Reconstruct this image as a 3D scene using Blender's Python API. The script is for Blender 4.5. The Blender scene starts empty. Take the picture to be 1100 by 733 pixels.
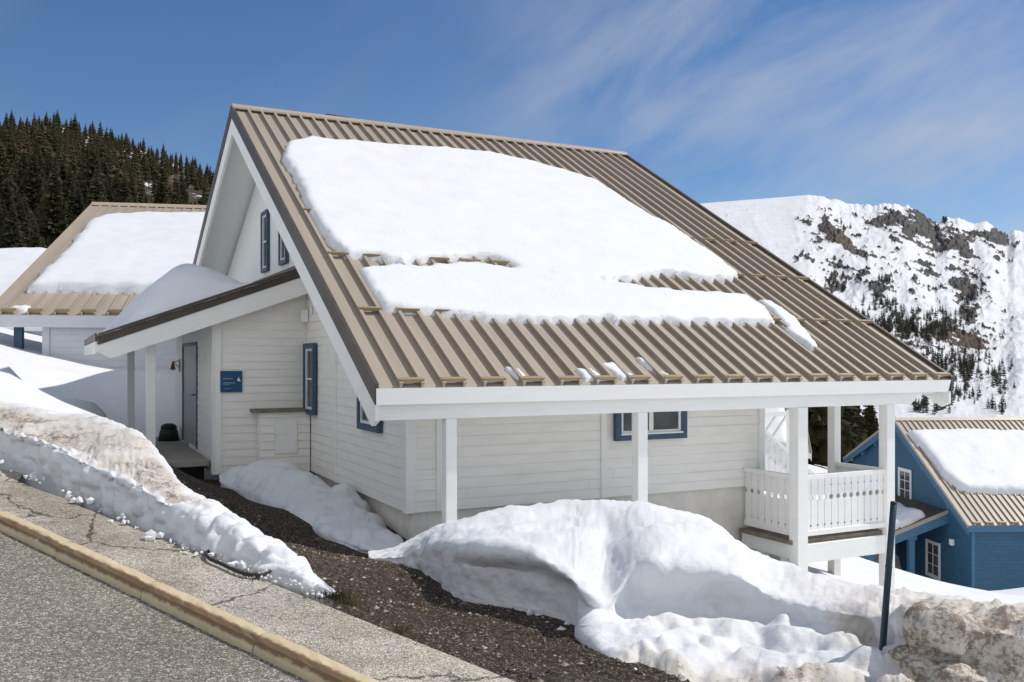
import bpy, bmesh, math, random
import numpy as np
from mathutils import Matrix, Vector

random.seed(7)
RNG = np.random.default_rng(7)
S = bpy.context.scene
COL = S.collection
R = math.radians

# ------------------------------------------------------------------ camera, light, exposure
F, CX, CY = 977.0, 550.0, 386.0
cam = bpy.data.cameras.new('camera')
cam.sensor_fit = 'HORIZONTAL'; cam.sensor_width = 36.0
cam.lens = F / 1100 * 36.0
cam.shift_y = (CY - 366.5) / 1100.0
cam.clip_start = 0.1; cam.clip_end = 20000
camo = bpy.data.objects.new('camera', cam); COL.objects.link(camo)
camo.location = (0, 0, 0); camo.rotation_euler = (R(90), 0, 0)
S.camera = camo

SUN_AZ = R(18.0)          # direction the light comes from, from +x towards +y
SUN_EL = R(49.0)
w = bpy.data.worlds.new('World'); S.world = w; w.use_nodes = True
nt = w.node_tree; nt.nodes.clear()
def N(t, kind, **kw):
    n = t.nodes.new(kind)
    for k, v in kw.items(): setattr(n, k, v)
    return n
sky = N(nt, 'ShaderNodeTexSky', sky_type='NISHITA', sun_disc=False)
sky.sun_elevation = SUN_EL; sky.sun_rotation = math.pi / 2 - SUN_AZ
sky.altitude = 1600; sky.air_density = 1.0; sky.dust_density = 0.35; sky.ozone_density = 2.5
tc = N(nt, 'ShaderNodeTexCoord')
mp = N(nt, 'ShaderNodeMapping'); mp.inputs['Rotation'].default_value = (0, R(33), 0)
mp2 = N(nt, 'ShaderNodeMapping'); mp2.inputs['Scale'].default_value = (1.5, 1.5, 5.0)
nz = N(nt, 'ShaderNodeTexNoise'); nz.inputs['Scale'].default_value = 1.6; nz.inputs['Detail'].default_value = 9; nz.inputs['Roughness'].default_value = 0.55; nz.inputs['Distortion'].default_value = 0.35
rp = N(nt, 'ShaderNodeValToRGB'); rp.color_ramp.elements[0].position = 0.42; rp.color_ramp.elements[1].position = 0.80
# cirrus is thickest around one direction of the sky (front right)
dn = N(nt, 'ShaderNodeVectorMath', operation='DOT_PRODUCT'); dn.inputs[1].default_value = Vector((0.36, 0.88, 0.30)).normalized()
mr = N(nt, 'ShaderNodeMapRange'); mr.inputs['From Min'].default_value = 0.90; mr.inputs['From Max'].default_value = 0.995
mr.inputs['To Min'].default_value = 0.12; mr.inputs['To Max'].default_value = 1.0
mu = N(nt, 'ShaderNodeMath', operation='MULTIPLY')
mx = N(nt, 'ShaderNodeMix', data_type='RGBA'); mx.inputs['B'].default_value = (5.2, 5.6, 6.3, 1)
hs = N(nt, 'ShaderNodeHueSaturation'); hs.inputs['Saturation'].default_value = 1.16; hs.inputs['Hue'].default_value = 0.503
bg = N(nt, 'ShaderNodeBackground'); bg.inputs['Strength'].default_value = 0.076
wo = N(nt, 'ShaderNodeOutputWorld')
L = nt.links.new
L(tc.outputs['Generated'], mp.inputs['Vector']); L(mp.outputs[0], mp2.inputs['Vector']); L(mp2.outputs[0], nz.inputs['Vector']); L(nz.outputs['Fac'], rp.inputs[0])
L(tc.outputs['Generated'], dn.inputs[0]); L(dn.outputs['Value'], mr.inputs['Value'])
L(rp.outputs[0], mu.inputs[0]); L(mr.outputs[0], mu.inputs[1]); L(mu.outputs[0], mx.inputs['Factor'])
dn2 = N(nt, 'ShaderNodeVectorMath', operation='DOT_PRODUCT'); dn2.inputs[1].default_value = Vector((-0.25, -0.93, 0.30)).normalized()  # added bright veil of unseen cloud behind the camera, lifts the shaded walls
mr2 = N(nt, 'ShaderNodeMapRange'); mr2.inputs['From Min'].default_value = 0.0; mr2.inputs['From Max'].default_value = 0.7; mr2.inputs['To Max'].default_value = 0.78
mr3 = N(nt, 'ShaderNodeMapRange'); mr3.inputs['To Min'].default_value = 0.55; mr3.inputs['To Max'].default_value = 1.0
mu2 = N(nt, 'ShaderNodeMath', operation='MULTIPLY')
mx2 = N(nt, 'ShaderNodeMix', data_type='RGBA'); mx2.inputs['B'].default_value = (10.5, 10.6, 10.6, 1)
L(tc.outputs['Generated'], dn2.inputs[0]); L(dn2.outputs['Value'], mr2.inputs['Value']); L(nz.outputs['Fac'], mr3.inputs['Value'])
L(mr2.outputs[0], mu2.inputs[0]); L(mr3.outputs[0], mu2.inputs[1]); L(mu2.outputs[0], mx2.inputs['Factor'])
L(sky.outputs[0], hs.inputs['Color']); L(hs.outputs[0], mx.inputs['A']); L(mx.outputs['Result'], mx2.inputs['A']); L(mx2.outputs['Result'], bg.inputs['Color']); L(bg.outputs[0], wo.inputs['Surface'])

sl = bpy.data.lights.new('sun', 'SUN'); sl.energy = 2.85; sl.angle = R(0.53); sl.color = (1.0, 0.95, 0.87)
so = bpy.data.objects.new('sun', sl); COL.objects.link(so)
sd = Vector((math.cos(SUN_AZ) * math.cos(SUN_EL), math.sin(SUN_AZ) * math.cos(SUN_EL), math.sin(SUN_EL)))
so.rotation_euler = sd.to_track_quat('Z', 'Y').to_euler(); so.location = sd * 60

S.view_settings.view_transform = 'Standard'; S.view_settings.look = 'None'
S.view_settings.gamma = 1.0; S.view_settings.exposure = 0.42; S.view_settings.use_curve_mapping = False

# ------------------------------------------------------------------ helpers
def P(px, py, y):
    return np.array([(px - CX) / F * y, y, (CY - py) / F * y])

def _hash(ix, iy, iz, seed):
    h = (ix.astype(np.int64) * 374761393 + iy.astype(np.int64) * 668265263 + iz.astype(np.int64) * 2147483647 + seed * 1274126177) & 0xFFFFFFFF
    h = ((h ^ (h >> 13)) * 1274126177) & 0xFFFFFFFF
    h = ((h ^ (h >> 16)) * 2246822519) & 0xFFFFFFFF
    return (h & 0xFFFFFF) / float(0xFFFFFF)
def vnoise(x, y, z=None, seed=0):
    x = np.asarray(x, float); y = np.asarray(y, float)
    z = np.zeros_like(x) if z is None else np.asarray(z, float)
    xi, yi, zi = np.floor(x), np.floor(y), np.floor(z)
    fx, fy, fz = x - xi, y - yi, z - zi
    s = lambda t: t * t * t * (t * (t * 6 - 15) + 10)
    fx, fy, fz = s(fx), s(fy), s(fz)
    r = 0
    for a in (0, 1):
        for b in (0, 1):
            for c in (0, 1):
                r = r + (fx if a else 1 - fx) * (fy if b else 1 - fy) * (fz if c else 1 - fz) * _hash(xi + a, yi + b, zi + c, seed)
    return r * 2 - 1
def fbm(x, y, z=None, seed=0, oct=4, gain=0.5):
    x = np.asarray(x, float); y = np.asarray(y, float); z = np.zeros_like(x) if z is None else np.asarray(z, float)
    r, a, f = 0, 1.0, 1.0
    for k in range(oct):
        r = r + a * vnoise(x * f, y * f, z * f, seed + k * 17); a *= gain; f *= 2.03
    return r
def ridged(x, y, seed=0, oct=5):
    r, a, f = 0, 1.0, 1.0
    for k in range(oct):
        r = r + a * (1 - np.abs(vnoise(x * f, y * f, None, seed + k * 13)) * 2); a *= 0.5; f *= 2.1
    return r

def smooth(a, b, x):
    t = np.clip((x - a) / (b - a), 0, 1); return t * t * (3 - 2 * t)

class MB:
    """collects faces; build() links them as one mesh object"""
    def __init__(s): s.v = []; s.f = []; s.m = []; s.sm = []
    def add(s, vs, fs, mi=0, sm=False):
        o = len(s.v); s.v += [tuple(map(float, q)) for q in vs]
        s.f += [tuple(i + o for i in f) for f in fs]; s.m += [mi] * len(fs); s.sm += [sm] * len(fs)
        return s
    def box(s, x0, x1, y0, y1, z0, z1, mi=0):
        vs = [(x, y, z) for z in (z0, z1) for y in (y0, y1) for x in (x0, x1)]
        return s.add(vs, [(0, 2, 3, 1), (4, 5, 7, 6), (0, 1, 5, 4), (2, 6, 7, 3), (0, 4, 6, 2), (1, 3, 7, 5)], mi)
    def prism(s, poly, axis, a0, a1, mi=0):
        """2-D polygon extruded along axis ('x': poly is (y,z); 'y': (x,z); 'z': (x,y))"""
        n = len(poly)
        f = {'x': lambda p, a: (a, p[0], p[1]), 'y': lambda p, a: (p[0], a, p[1]), 'z': lambda p, a: (p[0], p[1], a)}[axis]
        vs = [f(p, a0) for p in poly] + [f(p, a1) for p in poly]
        fs = [tuple(range(n)), tuple(range(2 * n - 1, n - 1, -1))] + [(i, i + n, (i + 1) % n + n, (i + 1) % n) for i in range(n)]
        return s.add(vs, fs, mi)
    def beam(s, p, q, w_, h, mi=0, up=(0, 0, 1)):
        p, q = Vector(p), Vector(q); d = (q - p).normalized(); u = Vector(up)
        r = d.cross(u).normalized(); u = r.cross(d).normalized()
        vs = [c + r * (sx * w_ / 2) + u * (sz * h / 2) for c in (p, q) for sx, sz in ((-1, -1), (1, -1), (1, 1), (-1, 1))]
        return s.add(vs, [(3, 2, 1, 0), (4, 5, 6, 7), (0, 1, 5, 4), (1, 2, 6, 5), (2, 3, 7, 6), (3, 0, 4, 7)], mi)
    def tube(s, pts, rad, n=8, mi=0, sm=True):
        pts = [Vector(p) for p in pts]; rings = []
        for i, p in enumerate(pts):
            d = (pts[min(i + 1, len(pts) - 1)] - pts[max(i - 1, 0)]).normalized()
            a = d.orthogonal().normalized() if i == 0 else (rings_a - d * rings_a.dot(d)).normalized()
            rings_a = a; b = d.cross(a); r = rad[i] if isinstance(rad, (list, tuple)) else rad
            rings.append([p + (a * math.cos(2 * math.pi * k / n) + b * math.sin(2 * math.pi * k / n)) * r for k in range(n)])
        vs = [v for g in rings for v in g]
        fs = [(i * n + k, i * n + (k + 1) % n, (i + 1) * n + (k + 1) % n, (i + 1) * n + k) for i in range(len(pts) - 1) for k in range(n)]
        fs += [tuple(range(n - 1, -1, -1)), tuple((len(pts) - 1) * n + k for k in range(n))]
        return s.add(vs, fs, mi, sm)
    def build(s, name, mats, parent=None, dz=0.0, bevel=0.0, loc=None):
        me = bpy.data.meshes.new(name)
        o3 = loc if loc is not None else (0, 0, 0)
        me.from_pydata([(x - o3[0], y - o3[1], z - dz - o3[2]) for x, y, z in s.v], [], s.f)
        for m in (mats if isinstance(mats, (list, tuple)) else [mats]): me.materials.append(m)
        me.polygons.foreach_set('material_index', s.m); me.polygons.foreach_set('use_smooth', s.sm)
        bm = bmesh.new(); bm.from_mesh(me); bmesh.ops.recalc_face_normals(bm, faces=bm.faces); bm.to_mesh(me); bm.free()
        o = bpy.data.objects.new(name, me); COL.objects.link(o)
        if parent is not None: o.parent = parent
        if loc is not None: o.location = loc
        if bevel:
            b = o.modifiers.new('bevel', 'BEVEL'); b.width = bevel; b.segments = 1; b.limit_method = 'ANGLE'
        return o

def tag(o, label=None, cat=None, group=None, kind=None):
    if label: o['label'] = label
    if cat: o['category'] = cat
    if group: o['group'] = group
    if kind: o['kind'] = kind
    return o
def empty(name, loc, rz, label, cat, group=None):
    o = bpy.data.objects.new(name, None); COL.objects.link(o); o.location = loc; o.rotation_euler = (0, 0, rz)
    o.empty_display_size = 0.5
    return tag(o, label, cat, group)

def grid_mesh(name, V, mat, attrs=None, keep=None, recentre=True, closed_norm=True):
    """V: (n,m,3) array -> mesh object; keep: (n-1,m-1) bool of faces kept"""
    n, m = V.shape[:2]
    idx = np.arange(n * m).reshape(n, m)
    q = np.stack([idx[:-1, :-1], idx[1:, :-1], idx[1:, 1:], idx[:-1, 1:]], -1)
    q = q[keep] if keep is not None else q.reshape(-1, 4)
    used = np.unique(q); remap = -np.ones(n * m, int); remap[used] = np.arange(len(used))
    vv = V.reshape(-1, 3)[used]; q = remap[q]
    c = np.array([0., 0., 0.])
    if recentre: c = np.array([vv[:, 0].mean(), vv[:, 1].mean(), vv[:, 2].min()]); vv = vv - c
    me = bpy.data.meshes.new(name)
    me.vertices.add(len(vv)); me.vertices.foreach_set('co', vv.astype(np.float32).ravel())
    me.loops.add(q.size); me.loops.foreach_set('vertex_index', q.astype(np.int32).ravel())
    me.polygons.add(len(q)); me.polygons.foreach_set('loop_start', np.arange(0, q.size, 4, dtype=np.int32))
    me.update(calc_edges=True); me.validate()
    me.polygons.foreach_set('use_smooth', np.ones(len(me.polygons), bool))
    for k, a in (attrs or {}).items():
        at = me.attributes.new(k, 'FLOAT', 'POINT'); at.data.foreach_set('value', a.reshape(-1)[used].astype(np.float32))
    me.materials.append(mat)
    o = bpy.data.objects.new(name, me); COL.objects.link(o); o.location = c
    return o

# ------------------------------------------------------------------ materials
def mat(name):
    m = bpy.data.materials.new(name); m.use_nodes = True
    t = m.node_tree; b = t.nodes['Principled BSDF']
    return m, t, b
def setp(b, color=None, rough=None, spec=None, metal=None):
    if color is not None: b.inputs['Base Color'].default_value = (*color, 1)
    if rough is not None: b.inputs['Roughness'].default_value = rough
    if spec is not None: b.inputs['Specular IOR Level'].default_value = spec
    if metal is not None: b.inputs['Metallic'].default_value = metal
def noise_node(t, scale, detail=4, rough=0.55, coord='Object', stretch=None):
    tc = t.nodes.new('ShaderNodeTexCoord'); n = t.nodes.new('ShaderNodeTexNoise')
    n.inputs['Scale'].default_value = scale; n.inputs['Detail'].default_value = detail; n.inputs['Roughness'].default_value = rough
    if stretch:
        mpn = t.nodes.new('ShaderNodeMapping'); mpn.inputs['Scale'].default_value = stretch
        t.links.new(tc.outputs[coord], mpn.inputs[0]); t.links.new(mpn.outputs[0], n.inputs['Vector'])
    else: t.links.new(tc.outputs[coord], n.inputs['Vector'])
    return n
def ramp(t, src, stops):
    r = t.nodes.new('ShaderNodeValToRGB'); e = r.color_ramp.elements
    while len(e) < len(stops): e.new(0.5)
    for x, (p, c) in zip(e, stops): x.position = p; x.color = (*c, 1) if len(c) == 3 else c
    t.links.new(src, r.inputs[0]); return r
def bump(t, b, src, strength, dist):
    n = t.nodes.new('ShaderNodeBump'); n.inputs['Strength'].default_value = strength; n.inputs['Distance'].default_value = dist
    t.links.new(src, n.inputs['Height'])
    old = b.inputs['Normal'].links
    if old: t.links.new(old[0].from_socket, n.inputs['Normal'])
    t.links.new(n.outputs[0], b.inputs['Normal']); return n
def mixc(t, fac, a, bb, blend='MIX'):
    m = t.nodes.new('ShaderNodeMix'); m.data_type = 'RGBA'; m.blend_type = blend
    for sock, v in (('Factor', fac), ('A', a), ('B', bb)):
        if hasattr(v, 'links'): t.links.new(v, m.inputs[sock])
        elif sock == 'Factor': m.inputs[sock].default_value = v
        else: m.inputs[sock].default_value = (*v, 1)
    return m.outputs['Result']
def math_(t, op, a, b=None):
    m = t.nodes.new('ShaderNodeMath'); m.operation = op
    for i, v in enumerate((a, b)):
        if v is None: continue
        if hasattr(v, 'links'): t.links.new(v, m.inputs[i])
        else: m.inputs[i].default_value = v
    return m.outputs[0]

def plain(name, color, rough=0.6, var=0.12, scale=3.0, spec=0.4, bumps=0.0, stretch=None, metal=0.0):
    m, t, b = mat(name); setp(b, color, rough, spec, metal)
    n = noise_node(t, scale, 6, 0.6, stretch=stretch)
    lo = tuple(c * (1 - var) for c in color); hi = tuple(min(1, c * (1 + var)) for c in color)
    r = ramp(t, n.outputs['Fac'], [(0.3, lo), (0.7, hi)]); t.links.new(r.outputs[0], b.inputs['Base Color'])
    if bumps: bump(t, b, n.outputs['Fac'], bumps, 0.01)
    return m

def snow_mat(name, dirt=False, far=False):
    m, t, b = mat(name); setp(b, (.82, .83, .85), .6, .3)
    n1 = noise_node(t, 1.6 if not far else .02, 5, .55); n2 = noise_node(t, 22 if not far else .3, 4, .65)
    base = ramp(t, n1.outputs['Fac'], [(.3, (.69, .70, .722)), (.7, (.75, .758, .772))]).outputs[0]
    if dirt:
        at = t.nodes.new('ShaderNodeAttribute'); at.attribute_name = 'dirt'
        nd = noise_node(t, 2.2, 10, .78); ng = noise_node(t, 26, 7, .8)
        f = math_(t, 'ADD', at.outputs['Fac'], math_(t, 'MULTIPLY', math_(t, 'SUBTRACT', nd.outputs['Fac'], .5), 2.2))
        f = math_(t, 'MULTIPLY', f, math_(t, 'MINIMUM', math_(t, 'MULTIPLY', at.outputs['Fac'], 4.0), 1.0))
        tan = ramp(t, f, [(.10, (0, 0, 0)), (.80, (1, 1, 1))]).outputs[0]
        base = mixc(t, math_(t, 'MULTIPLY', tan, .78), base, (.54, .475, .39))
        g = math_(t, 'ADD', f, math_(t, 'MULTIPLY', math_(t, 'SUBTRACT', ng.outputs['Fac'], .5), 1.7))
        dk = ramp(t, g, [(.78, (0, 0, 0)), (1.25, (.85, .85, .85))]).outputs[0]
        base = mixc(t, dk, base, (.17, .125, .085))
    t.links.new(base, b.inputs['Base Color'])
    if not far:
        bump(t, b, n2.outputs['Fac'], .35, .02); bump(t, b, n1.outputs['Fac'], .2, .06)
        if dirt: bump(t, b, ng.outputs['Fac'], .5, .02)
    return m

M = {}
M['snow'] = snow_mat('snow'); M['dirty_snow'] = snow_mat('dirty_snow', dirt=True)
def siding_paint(name, col, var=.05):
    m, t, b = mat(name); setp(b, col, .55, .35)
    n = noise_node(t, 2.0, 6, .65, stretch=(1, 1, 4)); g = noise_node(t, 60, 3, .6, stretch=(.06, .06, 1))
    base = ramp(t, n.outputs['Fac'], [(.25, tuple(c * (1 - var * 1.6) for c in col)), (.75, tuple(min(1, c * (1 + var)) for c in col))]).outputs[0]
    t.links.new(base, b.inputs['Base Color']); bump(t, b, g.outputs['Fac'], .12, .004)
    return m
M['white'] = siding_paint('white_siding_paint', (.875, .845, .785)); M['trim'] = siding_paint('white_trim_paint', (.86, .85, .81), .03)
M['gable'] = siding_paint('pale_gable_paint', (.83, .84, .80), .02)
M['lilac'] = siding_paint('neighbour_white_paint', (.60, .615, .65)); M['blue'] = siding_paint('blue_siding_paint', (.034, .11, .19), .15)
M['blue_trim'] = siding_paint('blue_trim_paint', (.055, .155, .26), .1)
M['frame_blue'] = plain('slate_blue_frame', (.042, .085, .135), .5, .12, 5)
M['metal'] = plain('beige_metal_roof', (.37, .315, .25), .45, .08, 1.3, .5, stretch=(2, .25, .25))
M['cap'] = plain('beige_ridge_metal', (.42, .35, .27), .4, .08, 2)
M['brown'] = plain('dark_brown_metal', (.075, .058, .045), .45, .2, 3)
M['guard'] = plain('snow_guard_metal', (.33, .25, .15), .45, .12, 8)
M['concrete'] = plain('pale_concrete', (.72, .68, .61), .85, .12, 2.5, .2, .3)
M['deck'] = plain('deck_boards', (.20, .17, .13), .8, .35, 6, .2, .3)
M['floor'] = plain('porch_floor', (.32, .31, .26), .8, .12, 4, .2, .2)
M['black'] = plain('black_plastic_and_shade', (.018, .018, .02), .5, .2, 8)
M['pole'] = plain('teal_black_pole', (.014, .038, .055), .4, .25, 9)
M['brass'] = plain('old_brass', (.20, .14, .06), .4, .3, 15, metal=.7)
M['sign'] = plain('sign_blue', (.01, .075, .16), .5, .1, 6); M['sign_mark'] = plain('sign_pale', (.18, .27, .38), .6, .1, 6)
M['winwhite'] = plain('white_window_paint', (.8, .8, .78), .5, .04, 6)
M['wood_grey'] = plain('weathered_wood', (.22, .17, .12), .8, .3, 6, .2, .2)
M['door'] = plain('grey_door', (.30, .31, .31), .45, .08, 3)
M['lamp'] = plain('lamp_glass', (.75, .8, .74), .3, .03, 5)
m, t, b = mat('window_glass'); setp(b, (.03, .035, .04), .06, .6); M['glass'] = m
nn = noise_node(t, 1.5, 2); t.links.new(ramp(t, nn.outputs['Fac'], [(.35, (.015, .018, .02)), (.65, (.07, .075, .075))]).outputs[0], b.inputs['Base Color'])

def stony(name, base_lo, base_hi, scale, stops, bstr=.6, crack=False, bd=.012):
    m, t, b = mat(name); setp(b, base_lo, .9, .25)
    tc_ = t.nodes.new('ShaderNodeTexCoord')
    v = t.nodes.new('ShaderNodeTexVoronoi'); v.inputs['Scale'].default_value = scale; t.links.new(tc_.outputs['Object'], v.inputs['Vector'])
    sp = t.nodes.new('ShaderNodeSeparateColor'); t.links.new(v.outputs['Color'], sp.inputs[0])
    c1 = ramp(t, sp.outputs[0], stops).outputs[0]
    n = noise_node(t, .9, 8, .65); n3 = noise_node(t, 70, 3, .6)
    big = ramp(t, n.outputs['Fac'], [(.3, base_lo), (.7, base_hi)]).outputs[0]
    col = mixc(t, 1.0, c1, big, 'MULTIPLY')
    edge = ramp(t, v.outputs['Distance'], [(.25, (1, 1, 1)), (.75, (.35, .33, .3))]).outputs[0]
    col = mixc(t, .55, col, mixc(t, 1.0, col, edge, 'MULTIPLY'))
    h = math_(t, 'SUBTRACT', math_(t, 'MULTIPLY', sp.outputs[1], .6), v.outputs['Distance'])
    if crack:
        nw = noise_node(t, 4, 5, .6); vm = t.nodes.new('ShaderNodeVectorMath'); vm.operation = 'SCALE'; vm.inputs['Scale'].default_value = .35; t.links.new(nw.outputs['Color'], vm.inputs[0])
        va = t.nodes.new('ShaderNodeVectorMath'); va.operation = 'ADD'; t.links.new(tc_.outputs['Object'], va.inputs[0]); t.links.new(vm.outputs[0], va.inputs[1])
        vc = t.nodes.new('ShaderNodeTexVoronoi'); vc.feature = 'DISTANCE_TO_EDGE'; vc.inputs['Scale'].default_value = crack; t.links.new(va.outputs[0], vc.inputs['Vector'])
        ck_ = ramp(t, vc.outputs['Distance'], [(.003, (.25, .23, .2)), (.011, (1, 1, 1))]).outputs[0]
        col = mixc(t, 1.0, col, ck_, 'MULTIPLY')
        ns = noise_node(t, 1.1, 4, .6); col = mixc(t, 1.0, col, ramp(t, ns.outputs['Fac'], [(.36, (.68, .66, .63)), (.5, (1, 1, 1))]).outputs[0], 'MULTIPLY')
    t.links.new(col, b.inputs['Base Color']); bump(t, b, h, bstr, bd); bump(t, b, n3.outputs['Fac'], .3, .004)
    return m
M['road'] = stony('road_asphalt', (1.2, 1.15, 1.05), (1.75, 1.68, 1.55), 90, [(0, (.11, .106, .098)), (.45, (.18, .174, .162)), (.8, (.25, .242, .225)), (1, (.42, .41, .38))], .8)
M['pave'] = stony('pavement_asphalt', (1.12, 1.08, 1.0), (1.5, 1.45, 1.35), 85, [(0, (.20, .188, .17)), (.2, (.36, .342, .312)), (.75, (.44, .42, .385)), (1, (.58, .56, .525))], .7, crack=.75)
M['gravel'] = stony('brown_gravel', (.48, .44, .40), (.95, .88, .79), 66, [(0, (.045, .036, .03)), (.5, (.105, .083, .066)), (.82, (.20, .165, .135)), (1, (.6, .54, .48))], 1.0, bd=.03)
M['stone'] = plain('loose_stone', (.20, .165, .13), .9, .5, 9, .2)
# per-object variety for stones is not needed (one stuff mesh): colour from position noise
m, t, b = mat('kerb_stone'); setp(b, (.5, .4, .24), .85, .25)
n = noise_node(t, 3, 8, .7, stretch=(1, 1, 1)); g = noise_node(t, 45, 4, .7)
base = ramp(t, n.outputs['Fac'], [(.3, (.48, .39, .245)), (.7, (.63, .53, .36))]).outputs[0]
at = t.nodes.new('ShaderNodeAttribute'); at.attribute_name = 'stain'
n2 = noise_node(t, 9, 7, .75)
f = math_(t, 'ADD', at.outputs['Fac'], math_(t, 'MULTIPLY', math_(t, 'SUBTRACT', n2.outputs['Fac'], .5), 1.3))
st = ramp(t, f, [(.42, (0, 0, 0)), (.72, (1, 1, 1))]).outputs[0]
base = mixc(t, math_(t, 'MULTIPLY', st, .85), base, (.15, .085, .04))
t.links.new(base, b.inputs['Base Color']); bump(t, b, g.outputs['Fac'], .5, .006); M['kerb'] = m

def foliage(name, lo, hi, rough=.75):
    m, t, b = mat(name); setp(b, lo, rough, .15)
    oi = t.nodes.new('ShaderNodeObjectInfo'); n = noise_node(t, .8, 3, .6)
    f = math_(t, 'ADD', math_(t, 'MULTIPLY', oi.outputs['Random'], .55), math_(t, 'MULTIPLY', n.outputs['Fac'], .5))
    t.links.new(ramp(t, f, [(.15, lo), (.85, hi)]).outputs[0], b.inputs['Base Color'])
    return m
M['needles'] = foliage('conifer_needles', (.012, .016, .009), (.068, .058, .026))
M['needles_far'] = foliage('far_conifer_needles', (.022, .03, .022), (.05, .052, .038))
M['bark'] = plain('bark', (.07, .05, .035), .9, .3, 6, .1)
M['larch'] = foliage('bare_twigs', (.13, .10, .065), (.22, .18, .11))

# ------------------------------------------------------------------ the lie of the land
GR = 0.0996                                   # road climbs to the back left
def UV(x, y): return -.788 * x + .616 * y, .616 * x + .788 * y
def XY(u, v): return -.788 * u + .616 * v, .616 * u + .788 * v
def zroad(x, y): return -1.8 + GR * UV(x, y)[0]
ctrl = []
for u in np.arange(-14, 16, 1.5):
    for v in (3.45, 1.0, -4.0):
        x, y = XY(u, v); ctrl.append((x, y, -1.8 + GR * u - (.06 if v > 3 else .15)))
for px, py, d in [(200, 525, 16.5), (260, 545, 14.8), (300, 587, 11.5), (400, 604, 10.6), (437, 584, 12.7), (350, 600, 10.9), (480, 640, 7.95),
                  (600, 667, 7.0), (690, 724, 5.45), (450, 655, 7.2), (520, 690, 6.0), (600, 720, 5.3), (380, 618, 7.5), (215, 515, 17.2), (330, 512, 17),
                  (0, 372, 20), (0, 398, 14), (100, 401, 18), (100, 445, 14), (60, 408, 16), (120, 480, 12), (-150, 345, 20),
                  (40, 396, 24), (188, 399, 27), (120, 396, 27), (220, 396, 30), (0, 380, 34), (-60, 330, 32), (10, 352, 60), (40, 340, 80), (-150, 270, 60), (180, 380, 60),
                  (815, 590, 15.2), (900, 612, 17), (954, 648, 15), (850, 605, 14.6), (690, 555, 14.2), (900, 606, 28), (900, 590, 36), (1000, 637, 40), (1100, 634, 40), (1060, 640, 38), (1180, 610, 40),
                  (1000, 672, 52), (1100, 672, 52), (940, 652, 52), (985, 668, 57), (905, 640, 56), (1030, 668, 49), (1060, 645, 30), (1100, 655, 20), (1100, 665, 14), (1180, 660, 14), (800, 605, 12), (960, 660, 12), (1000, 668, 9.5), (1100, 680, 8.5),
                  (550, 490, 35), (700, 520, 40), (880, 505, 55), (930, 520, 60), (400, 450, 40), (300, 410, 45), (880, 500, 75), (1200, 600, 60)]:
    ctrl.append(tuple(P(px, py, d)))
_th = math.atan2(977, 1950); _e0 = np.array([(405 - CX) / F * 11.0, 11.0])
for a_, c_, z_ in [(-2.0, 7.0, -2.45), (-2.0, 9, -2.4), (-2.0, 11, -2.35), (-2.0, 13, -2.3), (-1.0, 8, -2.45), (0, 10, -2.5), (-3.3, 7.5, -1.95), (-3.3, 10, -1.75), (-3.3, 13, -1.3), (-4.6, 10, -1.0), (-4.6, 13, -.75), (0, 13.5, -2.2), (-1, 15, -1.4), (4, 9, -2.6)]:
    p_ = _e0 + a_ * np.array([math.cos(_th), math.sin(_th)]) + c_ * np.array([-math.sin(_th), math.cos(_th)]); ctrl.append((p_[0], p_[1], z_))
for x, y, z in [(0, 110, -16), (50, 110, -24), (-40, 110, -2), (60, 200, -34), (120, 110, -28), (-20, 200, -20), (70, 60, -15), (90, 30, -12), (60, 5, -7), (-40, 10, 3), (-60, 40, 8), (0, -30, -2.0), (40, -30, -8), (-40, -30, 2)]:
    ctrl.append((x, y, z))
ctrl = np.array(ctrl)
def _phi(r): return r
_d = np.linalg.norm(ctrl[:, None, :2] - ctrl[None, :, :2], axis=-1)
_A = np.block([[_phi(_d) + np.eye(len(ctrl)) * -.15, np.c_[np.ones(len(ctrl)), ctrl[:, :2]]], [np.c_[np.ones(len(ctrl)), ctrl[:, :2]].T, np.zeros((3, 3))]])
_w = np.linalg.lstsq(_A, np.r_[ctrl[:, 2], 0, 0, 0], rcond=None)[0]
def ground(x, y):
    x = np.asarray(x, float); y = np.asarray(y, float); sh = x.shape
    x = x.ravel(); y = y.ravel(); out = np.empty(len(x))
    for i in range(0, len(x), 20000):
        q = np.c_[x[i:i + 20000], y[i:i + 20000]]
        d = np.linalg.norm(q[:, None] - ctrl[None, :, :2], axis=-1)
        out[i:i + 20000] = _phi(d) @ _w[:-3] + _w[-3] + q @ _w[-2:]
    u, v = UV(x, y)
    k = smooth(3.6, 3.35, v) * smooth(40, 25, np.abs(u))
    out = out * (1 - k) + (-1.8 + GR * u - .12) * k
    rr = np.hypot(x, y); k = smooth(150, 330, rr)
    out = out * (1 - k) + (-48.0) * k
    return out.reshape(sh)

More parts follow.
